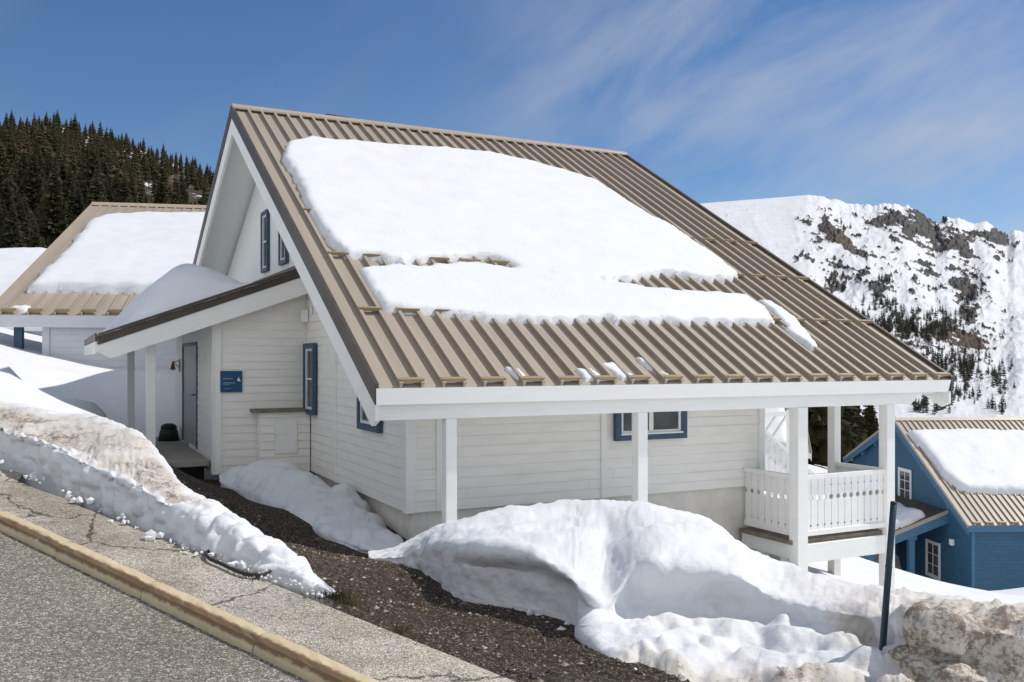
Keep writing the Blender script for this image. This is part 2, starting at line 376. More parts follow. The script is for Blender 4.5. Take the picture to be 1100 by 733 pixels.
# plan outline of the bare gravel (x, y)
gpoly = [P(x, y, d)[:2] for x, y, d in [(170, 545, 13.5), (185, 505, 17.3), (330, 505, 17.6), (438, 575, 12.9), (480, 600, 9.6), (600, 640, 8.2), (668, 690, 6.6), (712, 736, 5.35)]]
gpoly += [np.array(XY(u, 3.3)) for u in (-1.0, 1.0, 3.0, 5.0, 6.4)]
gpoly = np.array(gpoly)
def sdist(poly, x, y):
    """signed distance to polygon, positive inside"""
    sh = x.shape; x = x.ravel(); y = y.ravel()
    d = np.full(x.shape, 1e9); ins = np.zeros(x.shape, bool)
    n = len(poly)
    for i in range(n):
        ax, ay = poly[i]; bx, by = poly[(i + 1) % n]
        ex, ey = bx - ax, by - ay; L2 = ex * ex + ey * ey + 1e-12
        tt = np.clip(((x - ax) * ex + (y - ay) * ey) / L2, 0, 1)
        d = np.minimum(d, np.hypot(x - ax - tt * ex, y - ay - tt * ey))
        c = (ay > y) != (by > y)
        ins ^= c & (x < (bx - ax) * (y - ay) / ((by - ay) if by != ay else 1e-12) + ax)
    return np.where(ins, d, -d).reshape(sh)

# snow-covered land: one sheet out to the horizon
def axis(lo, hi, fine, n_far, far_lo, far_hi):
    mid = np.arange(lo, hi + 1e-6, fine)
    a = lo - np.geomspace(fine, lo - far_lo, n_far)[::-1]; b_ = hi + np.geomspace(fine, far_hi - hi, n_far)
    return np.r_[a, mid, b_]
gx = axis(-30, 45, .42, 42, -6000, 6000); gy = axis(1, 70, .42, 42, -3000, 6000)
X, Y = np.meshgrid(gx, gy, indexing='ij')
Z = ground(X, Y)
Z = Z + fbm(X * .35, Y * .35, seed=3, oct=3) * .06 * smooth(3.5, 6, UV(X, Y)[1]) * smooth(300, 100, np.hypot(X, Y))
Z -= .12 * smooth(-.5, .2, sdist(gpoly, X, Y))
tag(grid_mesh('snow_ground', np.stack([X, Y, Z], -1), M['snow'], recentre=False), 'snow covered slope around the chalets falling to the valley', 'ground', kind='structure')

# gravel forecourt
X, Y = np.meshgrid(np.arange(-7.5, 4.0, .07), np.arange(2.5, 18.5, .07), indexing='ij')
sd_ = sdist(gpoly, X, Y) + fbm(X * 1.5, Y * 1.5, seed=5) * .06
Z = ground(X, Y) + .02 + fbm(X * 1.2, Y * 1.2, seed=8, oct=5) * .022
kp = sd_[:-1, :-1] > -.05
tag(grid_mesh('gravel_path', np.stack([X, Y, Z], -1), M['gravel'], keep=kp, recentre=False), 'dark brown gravel forecourt between the snow banks', 'gravel', kind='structure')

# road, pavement, kerb
def strip(name, v0, v1, off, matl, lab, cat, u0=-60, u1=60, du=.5, nv=8, rough_edge=0.0):
    u = np.arange(u0, u1, du); v = np.linspace(v0, v1, nv); U, V_ = np.meshgrid(u, v, indexing='ij')
    Vj = V_ + (V_ == v1) * fbm(U * 1.6, U * 0 + 3, seed=2) * rough_edge
    x, y = XY(U, Vj); z = -1.8 + GR * U + off
    z = np.where(V_ == v1, z - (.10 if rough_edge else 0), z)
    return tag(grid_mesh(name, np.stack([x, y, z], -1), matl, recentre=False), lab, cat, kind='structure')
strip('road', -9, 2.705, 0.0, M['road'], 'grey asphalt road climbing to the left', 'road')
strip('pavement', 2.808, 3.40, .074, M['pave'], 'pale worn asphalt pavement behind the kerb', 'pavement', u0=-16, u1=24, du=.12, nv=6, rough_edge=.18)
kb = MB()
rr = random.Random(3)
stain_vals = []
prof = [(2.70, -.2), (2.70, .022), (2.706, .045), (2.716, .064), (2.735, .079), (2.76, .084), (2.80, .086), (2.812, .06), (2.812, -.2)]
stain_prof = [0, .12, .62, .95, .8, .25, .0, .2, 0]
u = -14.0
while u < 20:
    ln = .98 + rr.uniform(-.05, .05); j = rr.uniform(-.002, .002); g_ = .004
    nseg = 14; rings = []
    for k in range(nseg + 1):
        uu = u + g_ + (ln - 2 * g_) * k / nseg
        e = .005 if k in (0, nseg) else 0
        ring = []
        for (v, h), s_ in zip(prof, stain_prof):
            wv = (rr.uniform(-.003, .003) if h > 0 else 0)
            x, y = XY(uu, v + j + (e if v < 2.72 else 0)); ring.append((x, y, -1.8 + GR * uu + h - (e if h > 0 else 0) + wv)); stain_vals.append(s_)
        rings.append(ring)
    n = len(prof); vs = [q for r_ in rings for q in r_]
    fs = [(a * n + c, a * n + c + 1, (a + 1) * n + c + 1, (a + 1) * n + c) for a in range(nseg) for c in range(n - 1)] + [tuple(range(n)), tuple(nseg * n + c for c in range(n - 1, -1, -1))]
    kb.add(vs, fs); u += ln
ko = kb.build('kerb', M['kerb'])
at = ko.data.attributes.new('stain', 'FLOAT', 'POINT'); at.data.foreach_set('value', np.array(stain_vals, np.float32))
tag(ko, 'yellowish stone kerb with rust brown scrapes', 'kerb', kind='structure')

# ------------------------------------------------------------------ mountain and forest hill (polar height fields)
def interp(pts, x):
    pts = np.array(pts, float); return np.interp(x, pts[:, 0], pts[:, 1])
sky_r = [(-400, 330), (100, 300), (400, 262), (600, 238), (700, 224), (750, 219), (800, 215), (840, 212), (868, 209.5), (890, 213), (905, 217), (930, 221), (955, 220), (975, 221), (992, 233), (1005, 240), (1018, 233.5), (1030, 237), (1046, 241), (1056, 239), (1066, 242), (1074, 250), (1082, 253), (1090, 247), (1110, 249), (1180, 262), (1350, 300), (1700, 340)]
def mount_surface(px, tw):
    """tw 0 valley .. 1 crest"""
    yc = interp(sky_r, px); d1 = 1900.0; d0 = 330.0
    dist = d0 * (d1 / d0) ** tw
    sh = tw ** .92
    py = 463 + (yc - 463) * sh
    # lumps: spurs and gullies
    env = np.sin(np.pi * np.clip(tw, 0, 1)) ** .7
    rd = ridged(px * .013 + tw * 1.2, tw * 4.2 - px * .004, seed=21, oct=6)
    py = py - (rd - .9) * 6.5 * env * (.3 + .7 * smooth(835, 905, px))
    # slanting spurs, and a broken crest
    sp = fbm(px * .022 + tw * 5.0, tw * 9.0 - px * .018, None, 59, 4)
    py = py - sp * 4.5 * env * smooth(835, 905, px)
    py = py + (fbm(px * .10, tw * 14, None, 57, 4) * 1.5 - 1.5 * np.abs(vnoise(px * .2, tw * 20, None, 58))) * smooth(.86, .985, tw) * smooth(855, 890, px)
    x = (px - CX) / F * dist; z = (CY - py) / F * dist
    return x, dist, z, py, rd
pxs = np.r_[np.linspace(-400, 700, 60)[:-1], np.linspace(700, 1180, 420), np.linspace(1180, 1700, 40)[1:]]
tws = np.linspace(0, 1, 300)
PX, TW = np.meshgrid(pxs, tws, indexing='ij')
x, d, z, PY, rd = mount_surface(PX, TW)
# rock bands (positions on the mountain face)
rock = np.zeros_like(PX)
def blob(cx, cy, rx, ry, ang, amp=1.0):
    global rock
    a = R(ang); dx, dy = PX - cx, PY - cy
    wx = fbm(PX * .05, PY * .05, seed=31) * 9; wy = fbm(PX * .05, PY * .05, seed=32) * 9
    u_ = ((dx + wx) * math.cos(a) + (dy + wy) * math.sin(a)) / rx; v_ = (-(dx + wx) * math.sin(a) + (dy + wy) * math.cos(a)) / ry
    rock = np.maximum(rock, amp * np.exp(-(u_ * u_ + v_ * v_) * 1.1))
for q in [(893, 253, 32, 9, 22), (915, 262, 22, 8, 30), (880, 247, 15, 10, -30), (938, 240, 16, 7, 5), (965, 243, 30, 11, 18), (985, 228, 16, 8, 25, .95), (1000, 248, 35, 9, 25), (1030, 262, 32, 11, -22), (1066, 253, 14, 12, 0), (1045, 248, 18, 7, 20, .8),
          (1000, 290, 20, 5, 40, .7), (985, 275, 18, 4, 35, .65), (897, 290, 16, 4, 12, .75), (947, 305, 15, 7, -10, .9), (920, 296, 10, 5, 0, .8), (896, 307, 9, 6, 0, .85), (1037, 312, 15, 16, 60, .9), (1030, 290, 16, 5, 10, .7), (1045, 335, 9, 16, 10, .85),
          (1010, 362, 30, 11, 15, 1.0), (1040, 366, 22, 9, 15, 1.0), (960, 360, 22, 14, 10, .6), (860, 270, 10, 5, -40, .7), (1092, 262, 14, 5, 30, .5), (1085, 310, 3, 1.5, 0, .7), (870, 282, 8, 4, 60, .6), (1070, 275, 8, 4, -30, .5)]:
    blob(*q)
ca_, sa_ = math.cos(R(24)), math.sin(R(24)); U_, V_ = PX * ca_ + PY * sa_, -PX * sa_ + PY * ca_
strat = fbm(U_ * .10, V_ * .34, seed=41, oct=6, gain=.62); fine = fbm(PX * .35, PY * .35, seed=43, oct=5, gain=.65)
rock = rock * 1.5 + strat * .36 + fine * .12 - .17
near_ = smooth(.02, .3, rock)
rock = rock - .5 * np.clip(vnoise(U_ * .06, V_ * .75, None, 47) + .25 * vnoise(U_ * .2, V_ * 1.6, None, 48), 0, 1)
rock *= smooth(-.05, .10, rock)
region = smooth(838, 880, PX) * smooth(1110, 1075, PX) * smooth(450, 405, PY) * smooth(.99, .93, TW)
gul = np.abs(vnoise(PX * .16 + PY * .10, PY * .012, None, 49)); rock = np.maximum(rock, region * near_ * (strat * .6 + fine * .2 + .05)); rock = np.maximum(rock, region * smooth(.10, .0, gul) * smooth(.1, .6, strat + .3) * .42)
earth = np.exp(-(((PX - 1022) / 45) ** 2 + ((PY - 368) / 14) ** 2)) + .8 * np.exp(-(((PX - 905) / 24) ** 2 + ((PY - 258) / 14) ** 2))
z = z + smooth(.3, .8, rock) * (2.5 + 3 * fine) * (d / 1500)
m, t, b = mat('mountain_snow_and_rock'); setp(b, (.8, .8, .8), .7, .2)
a1 = t.nodes.new('ShaderNodeAttribute'); a1.attribute_name = 'rock'; a2 = t.nodes.new('ShaderNodeAttribute'); a2.attribute_name = 'earth'
n1 = noise_node(t, .05, 9, .78, stretch=(1, .2, 1.9)); n2 = noise_node(t, .02, 8, .65)
f = math_(t, 'ADD', a1.outputs['Fac'], math_(t, 'MULTIPLY', math_(t, 'SUBTRACT', n1.outputs['Fac'], .5), .6))
rm = ramp(t, f, [(.40, (0, 0, 0)), (.52, (1, 1, 1))]).outputs[0]
rc = ramp(t, n2.outputs['Fac'], [(.3, (.022, .021, .021)), (.55, (.052, .047, .043)), (.78, (.12, .105, .09))]).outputs[0]
rc = mixc(t, math_(t, 'MULTIPLY', a2.outputs['Fac'], .8), rc, (.10, .062, .038))
sn = ramp(t, n2.outputs['Fac'], [(.3, (.66, .67, .695)), (.7, (.74, .745, .76))]).outputs[0]
t.links.new(mixc(t, rm, sn, rc), b.inputs['Base Color']); bump(t, b, n1.outputs['Fac'], .55, 6.0)
M['mountain'] = m
tag(grid_mesh('mountain', np.stack([x, d, z], -1), m, {'rock': rock, 'earth': earth}, recentre=False), 'snowy mountain with dark rock bands across the valley', 'mountain', kind='structure')

sky_l = [(-500, 60), (-250, 100), (-100, 118), (0, 135), (40, 134), (65, 136), (110, 147), (150, 160), (190, 177), (232, 193), (270, 213), (330, 240), (420, 285), (560, 340), (700, 380)]
def hill_surface(px, tw):
    yc = interp(sky_l, px); d0, d1 = 95.0, 620.0
    dist = d0 * (d1 / d0) ** tw
    yb = 372 - 60 * smooth(300, -200, px)
    py = yb + (yc - yb) * tw ** .85 - (ridged(px * .012, tw * 3, seed=51) - .9) * 4 * np.sin(np.pi * tw)
    return (px - CX) / F * dist, dist, (CY - py) / F * dist, py
PX, TW = np.meshgrid(np.linspace(-500, 700, 160), np.r_[np.linspace(0, 1, 120), np.linspace(1.02, 1.3, 8)], indexing='ij')
x, d, z, PY = hill_surface(PX, np.minimum(TW, 1.0))
over = np.maximum(TW - 1, 0); d2 = d * (1 + over); x = x * (1 + over); z = z - over * 260
m, t, b = mat('forest_floor'); setp(b, (.5, .5, .5), .9, .1)
n = noise_node(t, .055, 6, .7)
t.links.new(ramp(t, n.outputs['Fac'], [(.47, (.05, .04, .026)), (.56, (.10, .08, .055)), (.60, (.80, .81, .83))]).outputs[0], b.inputs['Base Color'])
tag(grid_mesh('forest_hill', np.stack([x, d2, z], -1), m, recentre=False), 'steep wooded hillside with snow patches between the trees', 'hill', kind='structure')

# ------------------------------------------------------------------ conifers
def conifer_data(h, rad, whorls, per, seed, trunk_r, tri=2):
    r_ = random.Random(seed); vs = []; fs = []; mi = []
    def face(pts, k):
        o = len(vs); vs.extend(pts); fs.append(tuple(range(o, o + len(pts)))); mi.append(k)
    n = 6; base = []
    for hh, rr_ in ((-.6, trunk_r), (h * .55, trunk_r * .6), (h * .97, trunk_r * .12)):
        base.append([(math.cos(k * 2 * math.pi / n) * rr_, math.sin(k * 2 * math.pi / n) * rr_, hh) for k in range(n)])
    for a in range(2):
        for k in range(n): face([base[a][k], base[a][(k + 1) % n], base[a + 1][(k + 1) % n], base[a + 1][k]], 1)
    z0 = h * r_.uniform(.06, .16)
    for wv in range(whorls):
        tt = wv / (whorls - 1); z = z0 + (h * .985 - z0) * tt ** .92
        rw = rad * (1 - tt) ** .85 * (.82 + .3 * r_.random()) + .05 * rad
        if tt < .1: rw *= .75
        for k in range(per):
            a = 2 * math.pi * (k + r_.random() * .8) / per + wv * 1.7
            ln = rw * r_.uniform(.62, 1.12); dr = ln * r_.uniform(.18, .5); wd = ln * r_.uniform(.34, .52) * (.5 if tri > 2 else 1)
            ca, sa = math.cos(a), math.sin(a); zz = z + r_.uniform(-.5, .5) * h / whorls
            c = lambda q, side, dz: (ca * q - sa * side, sa * q + ca * side, zz + dz)
            tip = c(ln, r_.uniform(-.1, .1) * wd, -dr * r_.uniform(.7, 1.0)); root = c(0, 0, .12 * ln)
            mid = c(ln * .55, 0, -.18 * dr + .08 * ln)
            s1 = c(ln * r_.uniform(.42, .62), wd, -dr * r_.uniform(.75, 1.2)); s2 = c(ln * r_.uniform(.42, .62), -wd, -dr * r_.uniform(.75, 1.2))
            face([root, mid, s1], 0); face([root, s2, mid], 0); face([mid, tip, s1], 0); face([mid, s2, tip], 0)
            if tri > 2:
                for sg in (-1, 1):
                    q = r_.uniform(.3, .8); face([c(ln * q, 0, -.1 * dr), c(ln * (q + .25), sg * wd * r_.uniform(.5, .9), -dr * r_.uniform(.3, .8)), c(ln * (q + .12), sg * wd * .3, -dr * r_.uniform(.9, 1.5))], 0)
    return vs, fs, mi
def conifer_mesh(name, mats, **kw):
    vs, fs, mi = conifer_data(**kw)
    me = bpy.data.meshes.new(name); me.from_pydata(vs, [], fs)
    for q in mats: me.materials.append(q)
    me.polygons.foreach_set('material_index', mi)
    return me
hi_trees = [conifer_mesh('conifer', [M['needles'], M['bark']], h=17 + 1.5 * k, rad=4.1 + .35 * (k % 3), whorls=38, per=15, seed=60 + k, trunk_r=.22, tri=3) for k in range(5)]
spots = []
tr = random.Random(12)
tries = 0
occ = []
while len(spots) < 1500 and tries < 60000:
    tries += 1
    px = tr.uniform(-60, 300); tw = tr.random() ** .8
    x_, d_, z_, py_ = hill_surface(np.array([px]), np.array([tw]))
    x_, d_, z_, py_ = float(x_[0]), float(d_[0]), float(z_[0]), float(py_[0])
    clear = (((px - 172) / 30) ** 2 + ((py_ - 222) / 26) ** 2 < 1) or (((px - 207) / 16) ** 2 + ((py_ - 228) / 16) ** 2 < 1) or (((px - 128) / 20) ** 2 + ((py_ - 172) / 7) ** 2 < 1) or (((px - 190) / 14) ** 2 + ((py_ - 195) / 7) ** 2 < 1) or (((px - 62) / 12) ** 2 + ((py_ - 252) / 16) ** 2 < 1)
    clear = clear or (146 < px < 190 and 198 < py_ < 335) or (197 < px < 217 and 205 < py_ < 335)
    if clear and tr.random() < .95: continue
    if vnoise(np.array([x_ * .03]), np.array([d_ * .03]), None, 77)[0] > .35 and tr.random() < .8: continue
    if any((x_ - a) ** 2 + (d_ - b_) ** 2 < (2.4 + d_ * .0042) ** 2 for a, b_ in occ): continue
    occ.append((x_, d_)); spots.append((x_, d_, z_, px, py_))
spots.sort(key=lambda s_: s_[1])
vis = [s_ for s_ in spots if -25 < s_[3] < 245 and s_[4] - 9000 / s_[1] < 300]
near = set(vis[:285])
bulk_v = []; bulk_f = []; bulk_m = []; off = 0
lo_data = [conifer_data(h=17, rad=3.8, whorls=18, per=8, seed=90 + k, trunk_r=.2) for k in range(4)]
for s_ in spots:
    sc_ = tr.uniform(.48, .92) * (1 - .2 * smooth(250, 600, s_[1])); rz = tr.uniform(0, 6.28); sc_ *= tr.choice((.5, .65, .8, .9, 1, 1, 1.25)) * (.72 + .28 * smooth(110, 200, s_[1]))
    if s_ in near:
        o = bpy.data.objects.new('conifer', tr.choice(hi_trees)); COL.objects.link(o)
        o.location = (s_[0], s_[1], s_[2]); o.rotation_euler = (0, 0, rz); o.scale = (sc_ * tr.uniform(.85, 1.1), sc_ * tr.uniform(.85, 1.1), sc_)
        tag(o, 'dark green conifer in the dense forest on the left hillside', 'tree', 'conifers on the left hillside')
    elif -80 < s_[3] < 320:
        vs, fs, mi = tr.choice(lo_data); A_ = np.array(vs) * sc_; c, s2 = math.cos(rz), math.sin(rz)
        A_ = np.c_[A_[:, 0] * c - A_[:, 1] * s2 + s_[0], A_[:, 0] * s2 + A_[:, 1] * c + s_[1], A_[:, 2] + s_[2]]
        bulk_v.append(A_); bulk_f += [tuple(i + off for i in f_) for f_ in fs]; bulk_m += mi; off += len(vs)
if bulk_v:
    me = bpy.data.meshes.new('forest'); me.from_pydata(np.concatenate(bulk_v).tolist(), [], bulk_f)
    me.materials.append(M['needles']); me.materials.append(M['bark']); me.polygons.foreach_set('material_index', bulk_m)
    o = bpy.data.objects.new('forest', me); COL.objects.link(o)
    tag(o, 'far mass of dark conifers along the top of the left hillside', 'forest', kind='stuff')
# bare larches in the clearing
def twig_mesh(name, h, seed):
    r_ = random.Random(seed); mb = MB()
    mb.tube([(0, 0, -.4), (.05, 0, h * .5), (0, .05, h)], [.16, .09, .02], 5)
    for k in range(210):
        tt = r_.uniform(.12, 1); z = h * tt; ln = h * .30 * (1.15 - tt) * r_.uniform(.6, 1.2); a = r_.uniform(0, 6.28)
        e = Vector((math.cos(a) * ln, math.sin(a) * ln, z + ln * r_.uniform(.1, .8)))
        p = Vector((0, 0, z)); side = Vector((-math.sin(a), math.cos(a), 0)) * .05
        mb.add([p - side, p + side, e], [(0, 1, 2)])
        for j in range(4):
            q = p.lerp(e, r_.uniform(.3, 1)); e2 = q + Vector((r_.uniform(-1, 1), r_.uniform(-1, 1), r_.uniform(.1, 1))) * ln * .35
            mb.add([q, q + Vector((.07, .05, .05)), e2], [(0, 1, 2)])
    me_o = mb.build(name, M['larch']); me_ = me_o.data; bpy.data.objects.remove(me_o); return me_
tw_me = [twig_mesh('bare_tree', 9, 5), twig_mesh('bare_tree', 8, 6)]
for i, (px, tw) in enumerate([(150, .60), (156, .57), (163, .60), (169, .55), (176, .57), (183, .54), (160, .66), (167, .64), (175, .62), (203, .55), (209, .53), (198, .58), (190, .60), (146, .66), (154, .70), (186, .50)]):
    x_, d_, z_, py_ = [float(q[0]) for q in hill_surface(np.array([float(px)]), np.array([tw]))]
    o = bpy.data.objects.new('bare_tree', tw_me[i % 2]); COL.objects.link(o); o.location = (x_, d_, z_); o.rotation_euler = (0, 0, i * 1.3); k = tr.uniform(.9, 1.5); o.scale = (k, k, k)
    tag(o, 'pale leafless tree in the clearing on the left hillside', 'tree', 'bare trees in the hillside clearing')
# conifers on the mountain slope: far off, one mass
pcs_v, pcs_f, pcs_m, off = [], [], [], 0
small = [conifer_data(h=15, rad=3.7, whorls=9, per=6, seed=130 + k, trunk_r=.25) for k in range(4)]
cl = [(960, 352, 26, 14, 55), (992, 358, 28, 13, 60), (1015, 350, 22, 16, 30), (1038, 335, 8, 14, 16), (1030, 395, 28, 16, 55), (990, 400, 26, 18, 60), (950, 330, 22, 8, 16), (1075, 405, 14, 14, 12), (895, 305, 10, 6, 10), (948, 305, 12, 5, 8),
      (1020, 425, 40, 9, 20), (1000, 440, 20, 6, 14), (920, 345, 16, 10, 22), (1070, 440, 18, 5, 5), (1045, 312, 12, 8, 8), (940, 375, 20, 20, 30), (905, 250, 24, 8, 6)]
twl = np.linspace(0, 1, 400)
for cx, cy, rx, ry, cnt in cl:
    for k in range(int(cnt * 2.0)):
        px = cx + tr.gauss(0, .55) * rx; py = cy + tr.gauss(0, .55) * ry
        X_, D_, Z_, PY_, _ = mount_surface(np.full(400, px), twl); i = int(np.argmin(np.abs(PY_ - py)))
        sc_ = tr.uniform(.38, .85) * (.28 + .65 * D_[i] / 1000)
        vs, fs, mi = tr.choice(small); A_ = np.array(vs) * sc_ + np.array([X_[i], D_[i], Z_[i]])
        pcs_v.append(A_); pcs_f += [tuple(q + off for q in f_) for f_ in fs]; pcs_m += mi; off += len(vs)
me = bpy.data.meshes.new('mountain_trees'); me.from_pydata(np.concatenate(pcs_v).tolist(), [], pcs_f)
me.materials.append(M['needles_far']); me.materials.append(M['bark']); me.polygons.foreach_set('material_index', pcs_m)
o = bpy.data.objects.new('mountain_trees', me); COL.objects.link(o)
tag(o, 'scattered dark conifers far off on the snowy mountain slope', 'trees', kind='stuff')

# ------------------------------------------------------------------ shared building pieces
_br = random.Random(99)
def lengths(lo, hi):
    """board lengths along a wall with tight butt joints"""
    out = []; q = lo
    while hi - q > 4.6:
        n = q + _br.uniform(2.4, 4.2); out.append((q, n - .0025)); q = n + .0025
    out.append((q, hi)); return out
def siding_c(mb, a0, a1, z0, z1, c, sgn=-1, pitch=.15, depth=.015):
    """lapped boards on a wall in the plane y=c, facing sgn*y; a0,a1 numbers"""
    z = z0
    while z < z1 - .01:
        zt = min(z + pitch - .012, z1)
        for lo, hi in lengths(a0, a1):
            j = _br.uniform(-.003, .003); k = _br.uniform(-.002, .002)
            mb.prism([(c, z + k), (c + sgn * (depth + j), z + k), (c + sgn * (.008 + j), zt), (c, zt)], 'x', lo, hi)
        z += pitch
def siding_a(mb, c0, c1f, z0, z1, a, sgn=-1, pitch=.15, depth=.015):
    """lapped boards on a wall in the plane x=a; c0 number or function(z), c1f function(z)"""
    z = z0
    while z < z1 - .01:
        zt = min(z + pitch - .012, z1)
        lo_ = c0(z) if callable(c0) else c0; hi_ = c1f(z) if callable(c1f) else c1f
        if hi_ - lo_ > .05:
            for lo, hi in lengths(lo_, hi_):
                j = _br.uniform(-.003, .003); k = _br.uniform(-.002, .002)
                mb.prism([(a, z + k), (a + sgn * (depth + j), z + k), (a + sgn * (.008 + j), zt), (a, zt)], 'y', lo, hi)
        z += pitch

def window_a(par, dz, a, c0, c1, z0, z1, fw=.10, sgn=-1, fmat='frame_blue', mull=True, smat='winwhite', nrow=2, ncol=1):
    """window in plane x=a"""
    s = sgn
    mb = MB()
    A0, A1 = sorted((a + s * .012, a + s * .05)); i = fw
    sw = .045
    mb.box(A0, A1, c0 + i, c0 + i + sw, z0 + i, z1 - i); mb.box(A0, A1, c1 - i - sw, c1 - i, z0 + i, z1 - i)
    mb.box(A0, A1, c0 + i + sw, c1 - i - sw, z0 + i, z0 + i + sw); mb.box(A0, A1, c0 + i + sw, c1 - i - sw, z1 - i - sw, z1 - i)
    for r_ in range(1, nrow):
        zz = z0 + i + (z1 - z0 - 2 * i) * r_ / nrow; mb.box(A0, A1 - .004, c0 + i + sw, c1 - i - sw, zz - .018, zz + .018)
    for r_ in range(1, ncol):
        cc = c0 + i + (c1 - c0 - 2 * i) * r_ / ncol; mb.box(A0 + .002, A1 - .002, cc - .022, cc + .022, z0 + i + sw, z1 - i - sw)
    w_ = mb.build('window', M[smat], par, dz)
    fr = MB(); B0, B1 = sorted((a + s * .005, a + s * .075))
    fr.box(B0, B1, c0, c0 + i, z0, z1); fr.box(B0, B1, c1 - i, c1, z0, z1); fr.box(B0, B1, c0 + i, c1 - i, z0, z0 + i); fr.box(B0, B1, c0 + i, c1 - i, z1 - i, z1)
    fr.build('frame', M[fmat], w_, 0 if False else dz)
    g = MB(); G0, G1 = sorted((a + s * .004, a + s * .022)); g.box(G0, G1, c0 + i + sw * .5, c1 - i - sw * .5, z0 + i + sw * .5, z1 - i - sw * .5); g.build('pane', M['glass'], w_, dz)
    return w_
def window_c(par, dz, c, a0, a1, z0, z1, fw=.10, fmat='frame_blue', nrow=1, ncol=2, smat='winwhite'):
    """window in plane y=c facing -y"""
    mb = MB(); i = fw; sw = .05; C0, C1 = c - .05, c - .012
    mb.box(a0 + i, a0 + i + sw, C0, C1, z0 + i, z1 - i); mb.box(a1 - i - sw, a1 - i, C0, C1, z0 + i, z1 - i)
    mb.box(a0 + i + sw, a1 - i - sw, C0, C1, z0 + i, z0 + i + sw); mb.box(a0 + i + sw, a1 - i - sw, C0, C1, z1 - i - sw, z1 - i)
    for r_ in range(1, ncol):
        aa = a0 + i + (a1 - a0 - 2 * i) * r_ / ncol; mb.box(aa - .04, aa + .04, C0 + .003, C1, z0 + i + sw, z1 - i - sw)
    mb.box(a0 + i - .01, a1 - i + .01, c - .095, c - .05, z0 + i - .012, z0 + i + .012)
    w_ = mb.build('window', M[smat], par, dz)
    fr = MB()
    fr.box(a0, a0 + i, c - .08, c - .005, z0, z1); fr.box(a1 - i, a1, c - .08, c - .005, z0, z1); fr.box(a0 + i, a1 - i, c - .08, c - .005, z0, z0 + i); fr.box(a0 + i, a1 - i, c - .08, c - .005, z1 - i, z1)
    fr.build('frame', M[fmat], w_, dz)
    g = MB(); g.box(a0 + i + .02, a1 - i - .02, c - .026, c - .006, z0 + i + .02, z1 - i - .02); g.build('pane', M['glass'], w_, dz)
    return w_
def ribs(mb, a0, a1, pitch, c0, z0, c1, z1, hh=.068, wb=.022, wt=.05, off=.002, start=None):  # top wider than base: undercut shaped to keep the rib sides dark
    """standing ribs running up a slope from (c0,z0) to (c1,z1)"""
    tv = Vector((c1 - c0, z1 - z0)).normalized(); nv = Vector((-tv.y, tv.x)) * (1 if tv.x > 0 else -1)
    n_ = int(round((a1 - a0) / pitch)); out = []
    for k in range(n_ + 1):
        a = a0 + (a1 - a0) * k / n_; out.append(a)
        if k in (0, n_): continue
        vs = []
        for (c, z) in ((c0, z0), (c1, z1)):
            for dw, h_ in ((-wb / 2, -.01), (wb / 2, -.01), (wt / 2, hh), (-wt / 2, hh)):
                vs.append((a + dw, c + nv.x * (h_ + off), z + nv.y * (h_ + off)))
        mb.add(vs, [(0, 1, 2, 3), (7, 6, 5, 4), (0, 4, 5, 1), (1, 5, 6, 2), (2, 6, 7, 3), (3, 7, 4, 0)])
    return out

# ------------------------------------------------------------------ the main chalet (local x = along the eave, local y = up the gable depth)
TH = math.atan2(977, 1950)
E0 = np.array([(405 - CX) / F * 11.0, 11.0]); AX = np.array([math.cos(TH), math.sin(TH)]); BX = np.array([-math.sin(TH), math.cos(TH)])
ZB = -2.9
def HW(a, c, z): return np.array([*(E0 + a * AX + c * BX), z])
chalet = empty('chalet', (E0[0], E0[1], ZB), TH, 'large white timber chalet with a snow laden ribbed metal roof and a corner balcony', 'chalet')
EZ, SL, RC = -.349, .5834, 10.06
RZ = EZ + SL * RC; SB = .464; LEN = 10.22; CB = 19.0
zr = lambda c: EZ + SL * c if c <= RC else RZ - SB * (c - RC)
CW, AG, AR = 1.39, .90, 7.30                 # front wall, left gable wall, right gable wall
WB = -2.14                                   # bottom of the siding
def cback(z): return RC + (RZ - .30 - z) / SB
def cfront(z): return (z + .28 - EZ) / SL

# walls
mb = MB(); mb.box(AG + .12, AR - .002, CW, CW + .12, WB, -.36); siding_c(mb, AG + .10, AR, WB, -.40, CW)
wall_front = mb.build('front_wall', M['white'], chalet, ZB)
for bx4 in ((4.05, 4.15, CW - .036, CW - .001), (AG + .42, AG + .52, CW - .036, CW - .001)):
    mb = MB(); mb.box(*bx4, WB - .002, -.42); mb.build('cover_strip', M['trim'], wall_front, ZB)
mb = MB(); mb.box(AG - .006, AG + .10, CW - .040, CW + .0, WB - .003, -.42); mb.box(AG - .038, AG - .006, CW - .040, CW + .09, WB - .004, -.42); mb.build('corner_board', M['trim'], wall_front, ZB)
mb = MB(); mb.box(AR - .10, AR + .02, CW - .040, CW - .001, WB - .002, -.42); mb.build('corner_board', M['trim'], wall_front, ZB)
mb = MB(); zt = 1.86
mb.prism([(CW, WB), (cback(WB) if False else 17.5, WB), (17.5, zr(17.5) - .3), (cback(zt), zt), (cfront(zt), zt), (CW, zr(CW) - .2)], 'x', AG, AG + .12)
siding_a(mb, lambda z: max(CW + .09, (z + .34 - EZ) / SL), lambda z: 7.05, WB, zt - .02, AG)
gable = mb.build('gable_wall', M['white'], chalet, ZB)
mb = MB(); mb.box(AG - .042, AG - .001, 4.90, 5.0, WB - .003, 1.7); mb.build('cover_strip', M['trim'], gable, ZB)
